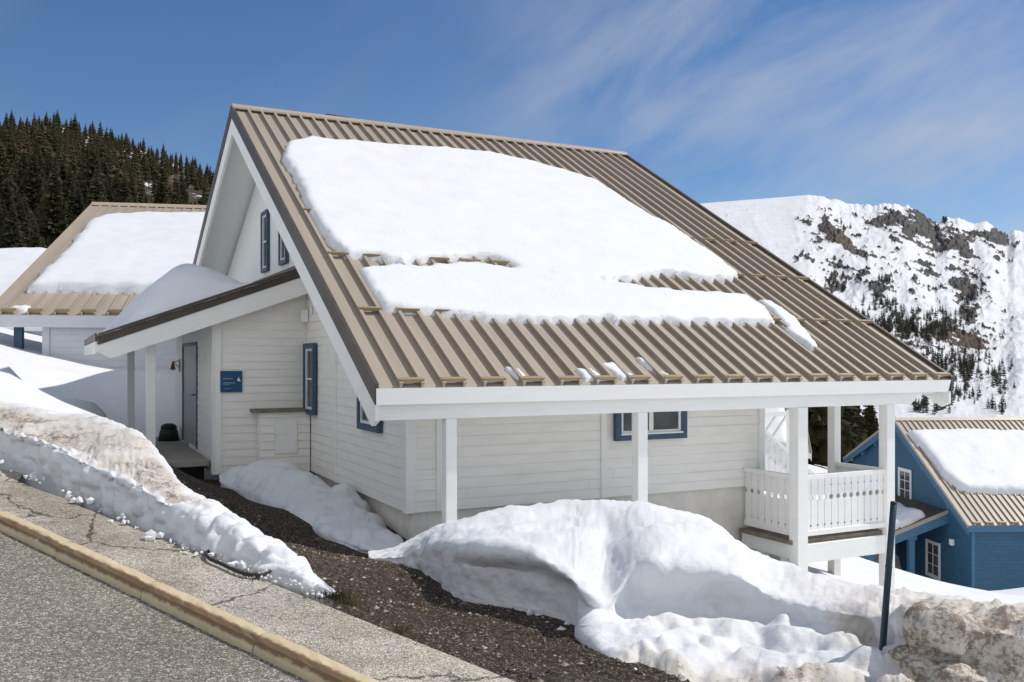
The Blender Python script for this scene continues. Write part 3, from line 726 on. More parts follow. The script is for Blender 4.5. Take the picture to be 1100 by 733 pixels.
mb = MB(); mb.prism([(cfront(zt), zt + .01), (cback(zt), zt + .01), (RC + .3, RZ - .44), (RC, RZ - .3), (RC - .3, RZ - .48)], 'x', AG - .01, AG + .1)
mb.build('upper_gable_wall', M['gable'], chalet, ZB)
mb = MB()
mb.prism([(CW, -3.4), (17.5, -3.4), (17.5, zr(17.5) - .3), (RC, RZ - .3), (CW, zr(CW) - .25)], 'x', AR - .12, AR)
siding_a(mb, CW + .02, lambda z: 17.4, WB, -.3, AR, 1)
mb.build('right_gable_wall', M['white'], chalet, ZB)
mb = MB(); mb.box(AG, AR, 17.4, 17.5, -3.0, zr(17.5) - .3); mb.build('back_wall', M['white'], chalet, ZB)
mb = MB(); mb.box(AG + .10, AR - .06, CW + .07, CW + .3, -5.0, WB + .02); mb.box(AG + .08, AG + .3, CW + .05, 17.4, -4.5, WB + .02); mb.box(AR - .28, AR - .05, CW + .3, 17.4, -5.0, WB)
mb.build('foundation', M['concrete'], chalet, ZB, .01)

# roof
mb = MB(); TK = .16
mb.prism([(0, EZ), (RC, RZ), (RC, RZ - TK), (0, EZ - TK)], 'x', 0, LEN)
mb.prism([(RC, RZ), (CB, zr(CB)), (CB, zr(CB) - TK), (RC, RZ - TK)], 'x', 0, LEN)
rib_a = ribs(mb, 0.02, LEN - .02, .285, .0, EZ, RC, RZ)
ribs(mb, 0.02, LEN - .02, .285, CB, zr(CB), RC, RZ)
roof = mb.build('roof', M['metal'], chalet, ZB)
mb = MB(); mb.prism([(RC - .20, RZ - .055), (RC - .19, RZ + .0), (RC - .03, RZ + .095), (RC + .03, RZ + .095), (RC + .22, RZ + .0), (RC + .22, RZ - .05)], 'x', -.035, LEN + .03)
mb.build('ridge_cap', M['cap'], roof, ZB, .01)
def verge(a0, a1):
    mb = MB()
    mb.prism([(-.03, EZ + .055), (RC, RZ + .065), (RC, RZ - .20), (-.03, EZ - .20)], 'x', a0, a1)
    mb.prism([(RC + .001, RZ + .065), (CB, zr(CB) + .055), (CB, zr(CB) - .20), (RC + .001, RZ - .20)], 'x', a0, a1)
    return mb.build('verge_trim', M['brown'], roof, ZB)
verge(-.04, .012); verge(LEN - .012, LEN + .05)
gm = None
for c_ in (.07, 1.72, 3.33, 4.87):
    for k in range(1, len(rib_a) - 1, 2):
        a0, a1 = rib_a[k], rib_a[k + 1] if k + 1 < len(rib_a) else rib_a[k] + .28
        if gm is None:
            g = MB(); g.box(-.165, .165, -.045, -.030, .045, .098); g.box(-.165, .165, -.030, .045, .066, .074)
            o = g.build('snow_guard', M['guard'], roof); gm = o.data
        else:
            o = bpy.data.objects.new('snow_guard', gm); COL.objects.link(o); o.parent = roof
        o.location = ((a0 + a1) / 2, c_, zr(c_) - ZB); o.rotation_euler = (math.atan(SL), 0, 0)
mb = MB(); mb.prism([(.03, EZ - TK - .005), (RC, RZ - TK - .005), (RC, RZ - TK - .03), (.03, EZ - TK - .03)], 'x', .035, LEN - .04)
mb.prism([(RC, RZ - TK - .005), (CB - .02, zr(CB) - TK - .005), (CB - .02, zr(CB) - TK - .03), (RC, RZ - TK - .03)], 'x', .035, LEN - .04)
mb.build('soffit', M['gable'], roof, ZB)
def barge(a0, a1, nm='barge_board'):
    mb = MB(); d = .56
    mb.prism([(.0, EZ - .201), (RC, RZ - .201), (RC, RZ - d), (.16, EZ - d + .09), (.0, EZ - .40)], 'x', a0, a1)
    mb.prism([(RC + .001, RZ - .201), (CB, zr(CB) - .201), (CB, zr(CB) - d), (RC + .001, RZ - d)], 'x', a0, a1)
    return mb.build(nm, M['trim'], chalet, ZB)
barge(-.02, .035); barge(LEN - .035, LEN + .02)
for c_ in (3.6, 6.8, 9.9):
    mb = MB(); z = zr(c_) - TK - .03; mb.box(.55, AG, c_ - .05, c_ + .05, z - .17, z - .02); mb.build('purlin', M['trim'], chalet, ZB)
# eave: fascia above, lower beam behind it, chamfered at the right end
mb = MB(); mb.prism([(-.02, EZ - .205), (-.02, EZ - .005), (LEN - .02, EZ - .005), (LEN - .10, EZ - .205)], 'y', -.035, .0); mb.build('fascia', M['trim'], chalet, ZB)
mb = MB(); mb.prism([(.04, EZ - .206), (.04, EZ - .36), (.07, EZ - .40), (9.35, EZ - .40), (9.55, EZ - .206)], 'y', .065, .23)
beam_ = mb.build('eave_beam', M['trim'], chalet, ZB)
mb = MB(); mb.box(AG, LEN - .06, .23, CW, EZ - .25, EZ - .22); mb.build('eave_soffit', M['gable'], chalet, ZB)
mb = MB(); mb.box(AR, LEN - .06, CW, 1.55, EZ - .40, EZ - .18); mb.build('side_beam', M['trim'], chalet, ZB)
def post(a, c, z0, z1, w_=.145):
    mb = MB(); mb.box(a - w_ / 2, a + w_ / 2, c - w_ / 2, c + w_ / 2, z0, z1); return mb.build('post', M['trim'], chalet, ZB, .006)
PC = .155
post(1.01, PC, -2.6, EZ - .401, .15); post(3.93, PC, -2.6, EZ - .401, .165); post(6.92, PC, -4.3, EZ - .401, .205); post(8.87, PC, -4.6, EZ - .401, .18); post(8.87, 1.30, -4.8, EZ - .401, .16)
# windows
window_c(chalet, ZB, CW - .03, 4.27, 5.63, -1.27, -.50)
window_a(chalet, ZB, AG - .03, 6.20, 6.98, -1.05, .30)
window_a(chalet, ZB, AG - .03, 2.40, 3.45, -1.10, -.18, nrow=1)
window_a(chalet, ZB, AG - .012, 10.45, 11.15, 2.02, 3.42, fw=.085); window_a(chalet, ZB, AG - .012, 8.55, 9.25, 2.02, 3.42, fw=.085)
# ridge ventilator
mb = MB(); mb.box(2.1, 2.75, RC + .28, RC + .85, RZ - .3, RZ + .10); mb.prism([(2.0, RZ + .10), (2.85, RZ + .10), (2.7, RZ + .17), (2.15, RZ + .19)], 'y', RC + .2, RC + .95)
mb.build('chimney', M['brown'], roof, ZB, .01)

# balcony
DZ = -2.84
mb = MB(); mb.box(6.78, 8.87, .17, CW, DZ - .06, DZ); mb.box(AR + .02, 8.87, CW, 4.2, DZ - .061, DZ - .001)
balc = mb.build('balcony', M['deck'], chalet, ZB)
mb = MB(); mb.box(7.025, 8.78, .10, .21, DZ - .36, DZ - .065); mb.box(6.83, 6.99, .26, CW - .02, DZ - .30, DZ - .065); mb.box(8.79, 8.95, .25, 1.21, DZ - .30, DZ - .065)
mb.box(6.845, 6.975, .30, .48, DZ - .50, DZ - .30); mb.box(6.845, 6.975, .85, 1.03, DZ - .50, DZ - .30)
mb.box(6.99, 8.78, 1.24, 1.36, DZ - .36, DZ - .062)
mb.build('rim_beam', M['trim'], balc, ZB, .005)
def balustrade(p0, p1, n, zb0, zb1, zt0, zt1, name='railing', par=balc, th=.022):
    """boards with cut-out notches between two points (a,c); rails on top and bottom; may slope"""
    p0 = Vector(p0); p1 = Vector(p1); d = (p1 - p0); Ln = d.length; d /= Ln; nn_ = Vector((-d.y, d.x)); mb = MB()
    wv = Ln / n; gap = .006
    for k in range(n):
        s0, s1 = k * wv + gap, (k + 1) * wv - gap; sm_ = (s0 + s1) / 2; fr = sm_ / Ln
        b0 = zb0 + (zb1 - zb0) * fr; t0 = zt0 + (zt1 - zt0) * fr; H = t0 - b0
        def notch(cz, r, side, steps):
            pts = []
            for i in range(steps + 1):
                a = -math.pi / 2 + math.pi * i / steps; pts.append((r * math.cos(a), cz + r * math.sin(a)))
            return pts
        right = []; 
        for (fz, r, st) in ((.10, .017, 4), (.63, .042, 8), (.86, .015, 4)):
            right += notch(b0 + H * fz, r, 1, st)
        poly = [(s0, b0), (s1, b0)] + [(s1 - q[0] + .0, q[1]) for q in right] + [(s1, t0), (s0, t0)] + [(s0 + q[0], q[1]) for q in reversed(right)]
        vs = []
        for o_ in (-th / 2, th / 2):
            for s_, z in poly: q = p0 + d * s_ + nn_ * o_; vs.append((q.x, q.y, z))
        n_ = len(poly); fs = [tuple(range(n_)), tuple(range(2 * n_ - 1, n_ - 1, -1))] + [(i, i + n_, (i + 1) % n_ + n_, (i + 1) % n_) for i in range(n_)]
        mb.add(vs, fs)
    o = mb.build(name, M['trim'], par, ZB)
    mb = MB(); mb.beam((p0.x, p0.y, zt0 + .035), (p1.x, p1.y, zt1 + .035), .09, .07); mb.build('handrail', M['trim'], par, ZB, .004)
    mb = MB(); mb.beam((p0.x, p0.y, zb0 - .03), (p1.x, p1.y, zb1 - .03), .07, .085); mb.build('bottom_rail', M['trim'], par, ZB, .004)
    return o
balustrade((7.025, PC), (8.78, PC), 12, DZ + .13, DZ + .13, -1.89, -1.89)
balustrade((6.90, .26), (6.90, CW - .04), 7, DZ + .13, DZ + .13, -1.89, -1.89)
balustrade((8.87, .25), (8.87, 1.215), 6, DZ + .13, DZ + .13, -1.89, -1.89)
# outside stair behind the right gable with its lattice
stair = balustrade((9.35, 4.2), (11.3, 4.2), 12, -2.15, -3.55, -1.18, -2.58, 'stair_railing', chalet)
mb = MB()
for k in range(9):
    z = -2.35 - .17 * k; mb.box(9.3 + .24 * k, 9.58 + .24 * k, 4.26, 5.3, z - .05, z)
mb.box(AR, 9.3, 4.26, 5.3, -2.40, -2.30); mb.box(9.2, 9.34, 4.13, 4.27, -4.8, -1.0); mb.box(AR, 9.3, 4.20, 4.26, -2.5, -2.28)
mb.build('stair', M['trim'], chalet, ZB)
mb = MB()
for k in range(-1, 2):
    mb.beam((11.5 + k * .36, 7.0, -2.9), (11.5 + k * .36 + 1.3, 7.0, -1.42), .03, .09, up=(0, 1, 0)); mb.beam((11.5 + k * .36 + 1.3, 7.03, -2.9), (11.5 + k * .36, 7.03, -1.42), .03, .09, up=(0, 1, 0))
mb.box(10.9, 13.3, 6.98, 7.05, -1.45, -1.33); mb.box(10.9, 13.3, 6.98, 7.05, -3.0, -2.9)
for a in (10.9, 12.25, 13.2): mb.box(a, a + .1, 6.97, 7.06, -6.0, -1.3)
tag(mb.build('lattice_screen', M['trim'], None, 0), 'white wooden lattice screen behind the chalet stair', 'lattice')
lat = bpy.data.objects['lattice_screen']; lat.location = (E0[0], E0[1], 0); lat.rotation_euler = (0, 0, TH)

# porch: enclosed entrance, lean-to roof, floor, posts
CS, AS = 7.05, -.84
mb = MB(); mb.box(AS + .03, AG - .001, CS, CS + .12, WB, 1.45); siding_c(mb, AS + .12, AG - .03, WB, 1.3, CS)
pw = mb.build('porch_wall', M['white'], chalet, ZB)
mb = MB(); mb.box(AS - .02, AS + .12, CS - .04, CS - .002, WB - .005, 1.2); mb.box(AS - .04, AS - .003, CS - .04, CS + .12, WB - .006, 1.2); mb.build('corner_board', M['trim'], pw, ZB)
mb = MB(); mb.box(AS, AS + .12, CS + .12, 9.2, WB, 1.1); siding_a(mb, CS + .12, lambda z: 9.2, WB, 1.05, AS); mb.box(AS, AS + .12, 11.6, 13.2, WB, 1.1); siding_a(mb, 11.6, lambda z: 13.2, WB, 1.05, AS)
mb.box(AS, AS + .12, 9.2, 11.6, .35, 1.1)
mb.build('porch_side_wall', M['white'], chalet, ZB)
mb = MB(); mb.box(AS - .01, AS + .04, 9.271, 11.529, -1.84, .289); door = mb.build('door', M['door'], chalet, ZB)
mb = MB(); mb.box(AS - .035, AS + .16, 9.2, 9.27, -1.86, .36); mb.box(AS - .035, AS + .16, 11.53, 11.6, -1.86, .36); mb.box(AS - .035, AS + .16, 9.27, 11.53, .29, .36); mb.build('door_frame', M['frame_blue'], door, ZB)
mb = MB(); mb.tube([(AS - .01, 9.55, -.75), (AS - .07, 9.55, -.75), (AS - .07, 9.75, -.75)], .016, 8); mb.build('handle', M['brass'], door, ZB)
# meter cupboard against the porch wall
mb = MB(); mb.box(-.07, AG - .035, 6.72, CS - .035, WB, -1.0); siding_c(mb, -.07, AG - .035, WB, -1.05, 6.72, pitch=.15, depth=.02)
mc = mb.build('meter_cupboard', M['white'], chalet, ZB)
mb = MB(); mb.prism([(6.66, -1.0), (6.66, -.965), (CS - .04, -.935), (CS - .04, -1.0)], 'x', -.20, AG - .04); mb.build('lid', M['deck'], mc, ZB)
mb = MB(); mb.box(.20, .62, 6.685, 6.70, -1.78, -1.15); mb.build('hatch', M['trim'], mc, ZB, .004)
mb = MB(); mb.box(.194, .626, 6.697, 6.701, -1.786, -1.144); mb.box(.22, .235, 6.672, 6.69, -1.46, -1.40); mb.build('hatch_gap', M['concrete'], mc, ZB)
# lean-to roof
PO = -2.84; PSL = .37
zp = lambda a: 1.80 - PSL * (AG - a)
mb = MB(); C0_, C1_ = 6.72, 13.4
mb.prism([(AG, zp(AG)), (PO, zp(PO)), (PO, zp(PO) - .15), (AG, zp(AG) - .15)], 'y', C0_, C1_)
ribs_p = MB()
proof = mb.build('porch_roof', M['metal'], chalet, ZB)
mb = MB(); mb.prism([(AG - .001, zp(AG) + .03), (PO + .02, zp(PO) + .03), (PO + .02, zp(PO) - .17), (AG - .001, zp(AG) - .17)], 'y', C0_ - .035, C0_ - .001)
mb.prism([(PO - .03, zp(PO) + .035), (PO - .03, zp(PO) - .10), (PO - .001, zp(PO) - .10), (PO - .001, zp(PO) + .035)], 'y', C0_ - .036, C1_)
mb.box(AG - .04, AG - .001, C0_ + .3, C1_, zp(AG) + .005, zp(AG) + .10)
mb.build('porch_verge_trim', M['brown'], proof, ZB)
mb = MB(); mb.prism([(AG - .001, zp(AG) - .171), (PO - .03, zp(PO) - .171), (PO - .03, zp(PO) - .27), (PO + .22, zp(PO) - .40), (-1.6, zp(-1.6) - .50), (AG - .001, zp(AG) - .52)], 'y', C0_ - .02, C0_ + .04)
mb.build('porch_barge_board', M['trim'], proof, ZB)
mb = MB(); mb.box(PO - .028, PO - .0, C0_ + .041, C1_, zp(PO) - .33, zp(PO) - .11); mb.build('porch_fascia', M['trim'], proof, ZB)
mb = MB(); mb.prism([(AG - .002, zp(AG) - .17), (PO, zp(PO) - .17), (PO, zp(PO) - .2), (AG - .002, zp(AG) - .2)], 'y', C0_ + .041, C1_); mb.build('porch_soffit', M['gable'], proof, ZB)
mb = MB(); mb.box(-2.02, -1.84, 7.14, C1_, zp(-1.93) - .42, zp(-1.93) - .21); mb.build('porch_beam', M['trim'], chalet, ZB, .005)
def ppost(c):
    mb = MB(); mb.box(-2.01, -1.85, c - .08, c + .08, -2.6, zp(-1.93) - .421); mb.build('porch_post', M['trim'], chalet, ZB, .006)
ppost(7.22); ppost(12.2)
mb = MB(); mb.box(-2.15, AS - .045, 7.35, 13.3, -2.02, -1.90); mb.build('porch_floor', M['floor'], chalet, ZB, .01)
mb = MB(); mb.box(-2.05, AS - .06, 7.9, 13.2, -3.0, -2.021); mb.build('porch_void_shade', M['black'], chalet, ZB)  # block coloured black for the shade in the void under the floor

# things at the porch
def local_thing(mb_obj, label, cat):
    mb_obj.location = (E0[0], E0[1], 0); mb_obj.rotation_euler = (0, 0, TH); return tag(mb_obj, label, cat)
def place_empty(name, a, c, z, label, cat): return empty(name, tuple(HW(a, c, z)), TH, label, cat)
sg = place_empty('sign', -.54, CS - .034, -.62, 'small square blue sign on the white porch wall', 'sign')
mb = MB(); mb.box(-.20, .20, -.016, 0, 0, .40); mb.build('sign_plate', M['sign'], sg, 0, .004)
mb = MB()
for z, x0, x1, h_ in ((.245, -.15, .02, .022), (.165, -.15, .06, .022), (.14, -.15, -.02, .012), (.065, -.14, .0, .010)): mb.box(x0, x1, -.019, -.0165, z, z + h_)
mb.build('lettering', M['sign_mark'], sg)
mb = MB(); mb.prism([(.10, .22), (.17, .20), (.15, .235), (.135, .29), (.12, .25)], 'y', -.0195, -.0165); mb.build('emblem', M['winwhite'], sg)
bl = place_empty('door_bell', AS - .03, 12.1, -.28, 'small brass bell on a bracket beside the entrance door', 'bell')
mb = MB(); mb.box(-.02, 0, -.04, .04, -.02, .28); mb.beam((-.01, 0, .24), (-.17, 0, .21), .025, .025); mb.beam((-.01, 0, .08), (-.13, 0, .20), .018, .018); mb.build('bracket', M['brass'], bl)
mb = MB(); mb.tube([(-.15, 0, .21), (-.15, 0, .19), (-.15, 0, .15), (-.15, 0, .09), (-.15, 0, .05), (-.15, 0, .04)], [.012, .025, .038, .048, .07, .076], 12); mb.tube([(-.15, 0, .06), (-.15, 0, .01)], [.01, .018], 8); mb.build('bell', M['brass'], bl)
bk = place_empty('boot_scraper_tub', -1.12, 12.0, -1.90, 'squat black tub standing on the porch floor by the door', 'tub')
mb = MB(); mb.tube([(0, 0, 0), (0, 0, .22), (0, 0, .30), (0, 0, .31)], [.24, .20, .17, .15], 14); mb.build('tub', M['black'], bk)
mb = MB(); mb.tube([(0, 0, .30), (0, 0, .36), (0, 0, .40)], [.19, .16, .08], 14); mb.build('lid', M['black'], bk)

# wall lamp holder and pipe at the gable, as small parts
mb = MB(); mb.box(AG - .16, AG - .03, 6.86, 6.92, .72, .95); mb.box(AG - .06, AG - .03, 6.55, 6.60, .85, .98); mb.build('pipe_clip', M['trim'], chalet, ZB)

# ------------------------------------------------------------------ snow lying on roofs (heights over the roof plane)
def roof_snow(name, polys, label, cat, sl, ez, to_world, inv, res=.055, hmax=.24, lift=.10, edge=.30, group=None, a_rng=None, shape=None, seed=1):
    pls = [np.array([inv(px, py, lift) for px, py in pl]) for pl in polys]
    allp = np.concatenate(pls); lo = allp.min(0) - .15; hi = allp.max(0) + .15
    A_, C_ = np.meshgrid(np.arange(lo[0], hi[0], res), np.arange(lo[1], hi[1], res), indexing='ij')
    t_ = np.full(A_.shape, -1.0)
    for i, pl in enumerate(pls):
        sd = sdist(pl, A_, C_) + fbm(A_ * 2.2, C_ * 2.2, seed=seed + i, oct=5, gain=.62) * .055
        h = hmax if np.isscalar(hmax) else hmax[i]
        q = np.clip(sd / edge, -1, 1); hh = np.where(sd > 0, h * (1 - (1 - np.clip(q, 0, 1)) ** 3) ** .5, sd * .8)
        t_ = np.maximum(t_, hh)
    n_ = fbm(A_ * .45, C_ * .45, seed=seed + 5, oct=2) * .12 + fbm(A_ * 2.2, C_ * 2.2, seed=seed + 9, oct=4, gain=.6) * .018
    t_ = np.where(t_ > 0, t_ * (1 + n_ * 1.1), t_)
    kp = (t_[:-1, :-1] > -.10) | (t_[1:, 1:] > -.10)
    V = to_world(A_, C_, t_)
    return tag(grid_mesh(name, V, M['snow'], keep=kp), label, cat, group)
cs, sn_ = math.cos(math.atan(SL)), math.sin(math.atan(SL))
def main_inv(px, py, lift):
    # ray from the camera onto the roof plane raised by lift
    ez = EZ + lift / cs
    dirv = np.array([(px - CX) / F, 1.0, (CY - py) / F])
    # z = ez + SL*c ; c = (p - E0).BX
    k = (ez - SL * (E0 @ BX)) / (dirv[2] - SL * (dirv[:2] @ BX))
    p = dirv * k; q = p[:2] - E0
    return (q @ AX, q @ BX + lift * sn_)
def main_world(a, c, t):
    cc = c - t * sn_; zz = EZ + SL * c + t * cs
    return np.stack([E0[0] + a * AX[0] + cc * BX[0], E0[1] + a * AX[1] + cc * BX[1], zz], -1)
Upoly = [(303, 161), (306, 153), (315, 150), (340, 149), (400, 154), (470, 159), (535, 167), (570, 174), (600, 182), (640, 195), (665, 211), (700, 232), (725, 246), (750, 262), (775, 280), (795, 296), (788, 299), (765, 301), (740, 297), (715, 294), (690, 297), (672, 303), (640, 303), (600, 300), (562, 290), (540, 279), (515, 275), (480, 279), (440, 280), (400, 277), (370, 275), (355, 260), (340, 236), (328, 210), (316, 187)]
Lpoly = [(383, 288), (420, 285), (470, 284), (515, 283), (540, 286), (562, 288), (600, 296), (640, 300), (672, 306), (700, 311), (760, 313), (800, 319), (822, 332), (832, 346), (790, 347), (700, 344), (600, 343), (520, 341), (490, 337), (460, 335), (430, 334), (410, 327), (398, 312)]
roof_snow('roof_snow', [Upoly, Lpoly], 'thick white snow slab sliding down the ribbed roof of the large white chalet', 'snow', SL, EZ, main_world, main_inv, hmax=[.14, .13], lift=.07, edge=.16)
roof_snow('snow_streak', [[(815, 322), (828, 324), (852, 342), (874, 362), (881, 375), (872, 374), (850, 358), (838, 344)]], 'narrow snow streak beside the right end of the big roof snow', 'snow', SL, EZ, main_world, main_inv, hmax=.09, lift=.05, edge=.12, res=.03, seed=20)
for i, pl in enumerate([[(511, 403), (524, 402), (534, 409), (516, 409)], [(544, 395), (554, 397), (568, 407), (556, 408)], [(622, 398), (634, 398), (646, 407), (630, 407)], [(650, 394), (660, 393), (682, 405), (668, 407)], [(682, 383), (690, 385), (715, 403), (704, 404)]]):
    roof_snow('snow_patch', [pl], 'small snow remnant between the roof ribs just above the front eave', 'snow', SL, EZ, main_world, main_inv, hmax=.05, lift=.02, edge=.08, res=.02, group='small snow remnants along the eave', seed=30 + i)
# heap on the porch roof
A_, C_ = np.meshgrid(np.arange(PO - .02, AG, .06), np.arange(6.6, 13.5, .06), indexing='ij')
f = smooth(PO + .02, -1.35, A_) ** .8 * smooth(.05, -1.35, A_) ** .9
e = np.clip((C_ - 6.74) / .9, 0, 1); g = np.sqrt(np.clip(1 - (1 - e) ** 2, 0, 1)) * np.sqrt(np.clip((13.3 - C_) / .8, 0, 1))
t_ = .82 * f * g * (1 + .06 * fbm(A_ * .8, C_ * .8, seed=61)) + .012 * fbm(A_ * 4, C_ * 4, seed=62) - .03
V = np.stack([E0[0] + A_ * AX[0] + C_ * BX[0], E0[1] + A_ * AX[1] + C_ * BX[1], zp(A_) + t_], -1)
tag(grid_mesh('porch_snow', V, M['snow'], keep=(t_[:-1, :-1] > -.05)), 'rounded snow drift heaped on the lean-to porch roof', 'snow')

# ------------------------------------------------------------------ neighbouring chalets
def neighbour(name, label, ex, ey, ez, ang, b, rise, sback, length, ag, cw, zbase, wallm, trimm, c_back=None, guards=True, right_gable=None):
    """front eave corner (ex,ey), eave height ez; local x along the eave, y up the gable depth"""
    zb = zbase
    root = empty(name, (ex, ey, zb), ang, label, 'chalet')
    sl = rise / b; rz = ez + rise; cb = c_back or b * 1.85
    zf = lambda c: ez + sl * c if c <= b else rz - sback * (c - b)
    ar = right_gable or length - ag
    mb = MB(); mb.box(ag, ar, cw, cw + .12, zbase - 1, ez + sl * cw - .2); siding_c(mb, ag + .16, ar, zbase - .2, ez - .25, cw, pitch=.19)
    fw_ = mb.build('front_wall', wallm, root, zb)
    mb = MB(); mb.box(ag - .03, ag + .16, cw - .05, cw - .001, zbase - 1, ez - .26); mb.build('corner_board', trimm, fw_, zb)
    mb = MB(); mb.prism([(cw + .0, zbase - 1), (cb - .8, zbase - 1), (cb - .8, zf(cb - .8) - .25), (b, rz - .25), (cw, zf(cw) - .2)], 'x', ag, ag + .12)
    z = zbase
    siding_a(mb, lambda z: max(cw, (z + .40 - ez) / sl), lambda z: min(cb - .8, b + (rz - .60 - z) / sback), zbase - .2, rz - .5, ag, pitch=.19)
    mb.build('gable_wall', wallm, root, zb)
    mb = MB(); mb.prism([(cw, zbase - 1), (cb - .8, zbase - 1), (cb - .8, zf(cb - .8) - .25), (b, rz - .25), (cw, zf(cw) - .2)], 'x', ar - .12, ar); mb.build('right_gable_wall', wallm, root, zb)
    mb = MB(); tk = .16
    mb.prism([(0, ez), (b, rz), (b, rz - tk), (0, ez - tk)], 'x', 0, length); mb.prism([(b, rz), (cb, zf(cb)), (cb, zf(cb) - tk), (b, rz - tk)], 'x', 0, length)
    ra = ribs(mb, .02, length - .02, .36, 0, ez, b, rz, hh=.075, wb=.03, wt=.065)
    roof_ = mb.build('roof', M['metal'], root, zb)
    mb = MB(); mb.prism([(b - .22, rz - .06), (b - .05, rz + .10), (b + .05, rz + .10), (b + .22, rz - .05)], 'x', -.03, length + .03); mb.build('ridge_cap', M['cap'], roof_, zb)
    for a0, a1 in ((-.04, .01), (length - .01, length + .04)):
        mb = MB(); mb.prism([(-.02, ez + .06), (b, rz + .06), (b, rz - .12), (-.02, ez - .12)], 'x', a0, a1); mb.prism([(b, rz + .06), (cb, zf(cb) + .06), (cb, zf(cb) - .12), (b, rz - .12)], 'x', a0, a1); mb.build('verge_trim', M['metal'], roof_, zb)
        mb = MB(); q0, q1 = (a0 + .02, a1 + .02) if a0 < 0 else (a0 - .02, a1 - .02)
        mb.prism([(0, ez - .121), (b, rz - .121), (b, rz - .58), (0, ez - .5)], 'x', q0, q1); mb.prism([(b, rz - .121), (cb, zf(cb) - .121), (cb, zf(cb) - .5), (b, rz - .58)], 'x', q0, q1); mb.build('barge_board', trimm, root, zb)
    mb = MB(); mb.box(.0, length, -.03, .0, ez - .36, ez - .01); mb.build('fascia', trimm, root, zb)
    mb = MB(); mb.prism([(.02, ez - tk - .01), (b, rz - tk - .01), (b, rz - tk - .04), (.02, ez - tk - .04)], 'x', .03, length - .03); mb.prism([(b, rz - tk - .01), (cb, zf(cb) - tk - .01), (cb, zf(cb) - tk - .04), (b, rz - tk - .04)], 'x', .03, length - .03); mb.build('soffit', trimm, roof_, zb)
    if guards:
        g = MB(); g.box(-.2, .2, -.04, .04, .02, .15); gm_ = None
        for k in range(1, min(len(ra) - 1, 60), 2):
            if gm_ is None: o = g.build('snow_guard', M['guard'], roof_); gm_ = o.data
            else: o = bpy.data.objects.new('snow_guard', gm_); COL.objects.link(o); o.parent = roof_
            o.location = ((ra[k] + ra[k + 1]) / 2, .12, ez + sl * .12 - zb); o.rotation_euler = (math.atan(sl), 0, 0)
    return root, sl, zf
def plane_tools(ex, ey, ez, ang, sl):
    ax = np.array([math.cos(ang), math.sin(ang)]); bx = np.array([-math.sin(ang), math.cos(ang)]); e0 = np.array([ex, ey])
    c_, s_ = math.cos(math.atan(sl)), math.sin(math.atan(sl))
    def inv(px, py, lift):
        z0 = ez + lift / c_; dv = np.array([(px - CX) / F, 1.0, (CY - py) / F])
        k = (z0 - sl * (e0 @ bx)) / (dv[2] - sl * (dv[:2] @ bx)); q = (dv * k)[:2] - e0
        return (q @ ax, q @ bx + lift * s_)
    def world(a, c, t):
        cc = c - t * s_
        return np.stack([ex + a * ax[0] + cc * bx[0], ey + a * ax[1] + cc * bx[1], ez + sl * c + t * c_], -1)
    return inv, world
# left: white chalet
LX, LY, LZ, LA = -.578 * 26, 26.0, 1.28, R(10.7)
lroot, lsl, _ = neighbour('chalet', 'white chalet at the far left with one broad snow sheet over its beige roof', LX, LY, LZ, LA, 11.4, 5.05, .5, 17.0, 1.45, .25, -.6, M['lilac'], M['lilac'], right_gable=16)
for a, c, dk in ((.75, .35, 1), (1.35, 5.5, 1), (.75, 5.5, 1)):
    mb = MB(); mb.box(a - .11, a + .11, c - .1, c + .1, -1.5, LZ + lsl * c - .2); mb.build('post', M['frame_blue'], lroot, -.6)
mb = MB(); mb.prism([(3.2, -.8), (6.6, -.8), (6.6, LZ + 2.2), (3.2, LZ + .9)], 'x', 1.30, 1.44); mb.build('gable_screen', M['brown'], lroot, -.6)
inv, wld = plane_tools(LX, LY, LZ, LA, lsl)
roof_snow('roof_snow', [[(26, 311), (60, 280), (98, 236), (112, 231), (150, 230), (226, 230), (300, 232), (300, 316), (226, 314), (180, 313), (120, 312), (70, 310)]], 'smooth unbroken snow sheet on the roof of the white chalet at the far left', 'snow', lsl, LZ, wld, inv, res=.12, hmax=.30, lift=.13, edge=.5, seed=70)
roof_snow('snow_patch', [[(6, 334), (14, 329), (30, 328), (35, 330), (27, 334)]], 'small snow scrap near the left eave corner of the far left white chalet', 'snow', lsl, LZ, wld, inv, res=.06, hmax=.12, lift=.05, edge=.2, seed=72)
# right: blue chalet
BX_, BY_, BZ_, BA = .5015 * 50, 50.0, -9.16, R(2.9)
broot, bsl, bzf = neighbour('chalet', 'blue timber chalet below the balcony with white windows', BX_, BY_, BZ_, BA, 8.7, 5.28, .43, 13.0, .35, .25, -13.4, M['blue'], M['blue_trim'], c_back=16.5)
inv, wld = plane_tools(BX_, BY_, BZ_, BA, bsl)
roof_snow('roof_snow', [[(976, 463), (990, 460.5), (1040, 460), (1110, 462), (1140, 464), (1140, 530), (1100, 528), (1060, 528), (1040, 527), (1028, 523), (1012, 508), (994, 485)]], 'broad snow pad on the brown roof of the blue chalet', 'snow', bsl, BZ_, wld, inv, res=.12, hmax=.40, lift=.2, edge=.6, seed=80)
zb_ = -13.4
window_a(broot, zb_, .35 - .03, 6.95, 8.65, -9.05, -6.95, fw=.16, fmat='winwhite', nrow=3, ncol=2)
window_a(broot, zb_, .35 - .03, 3.50, 5.15, -13.05, -10.85, fw=.16, fmat='winwhite', nrow=3, ncol=2)
mb = MB(); mb.box(.10, .30, 1.9, 2.2, -10.65, -10.3); mb.build('wall_lamp', M['lamp'], broot, zb_, .03)
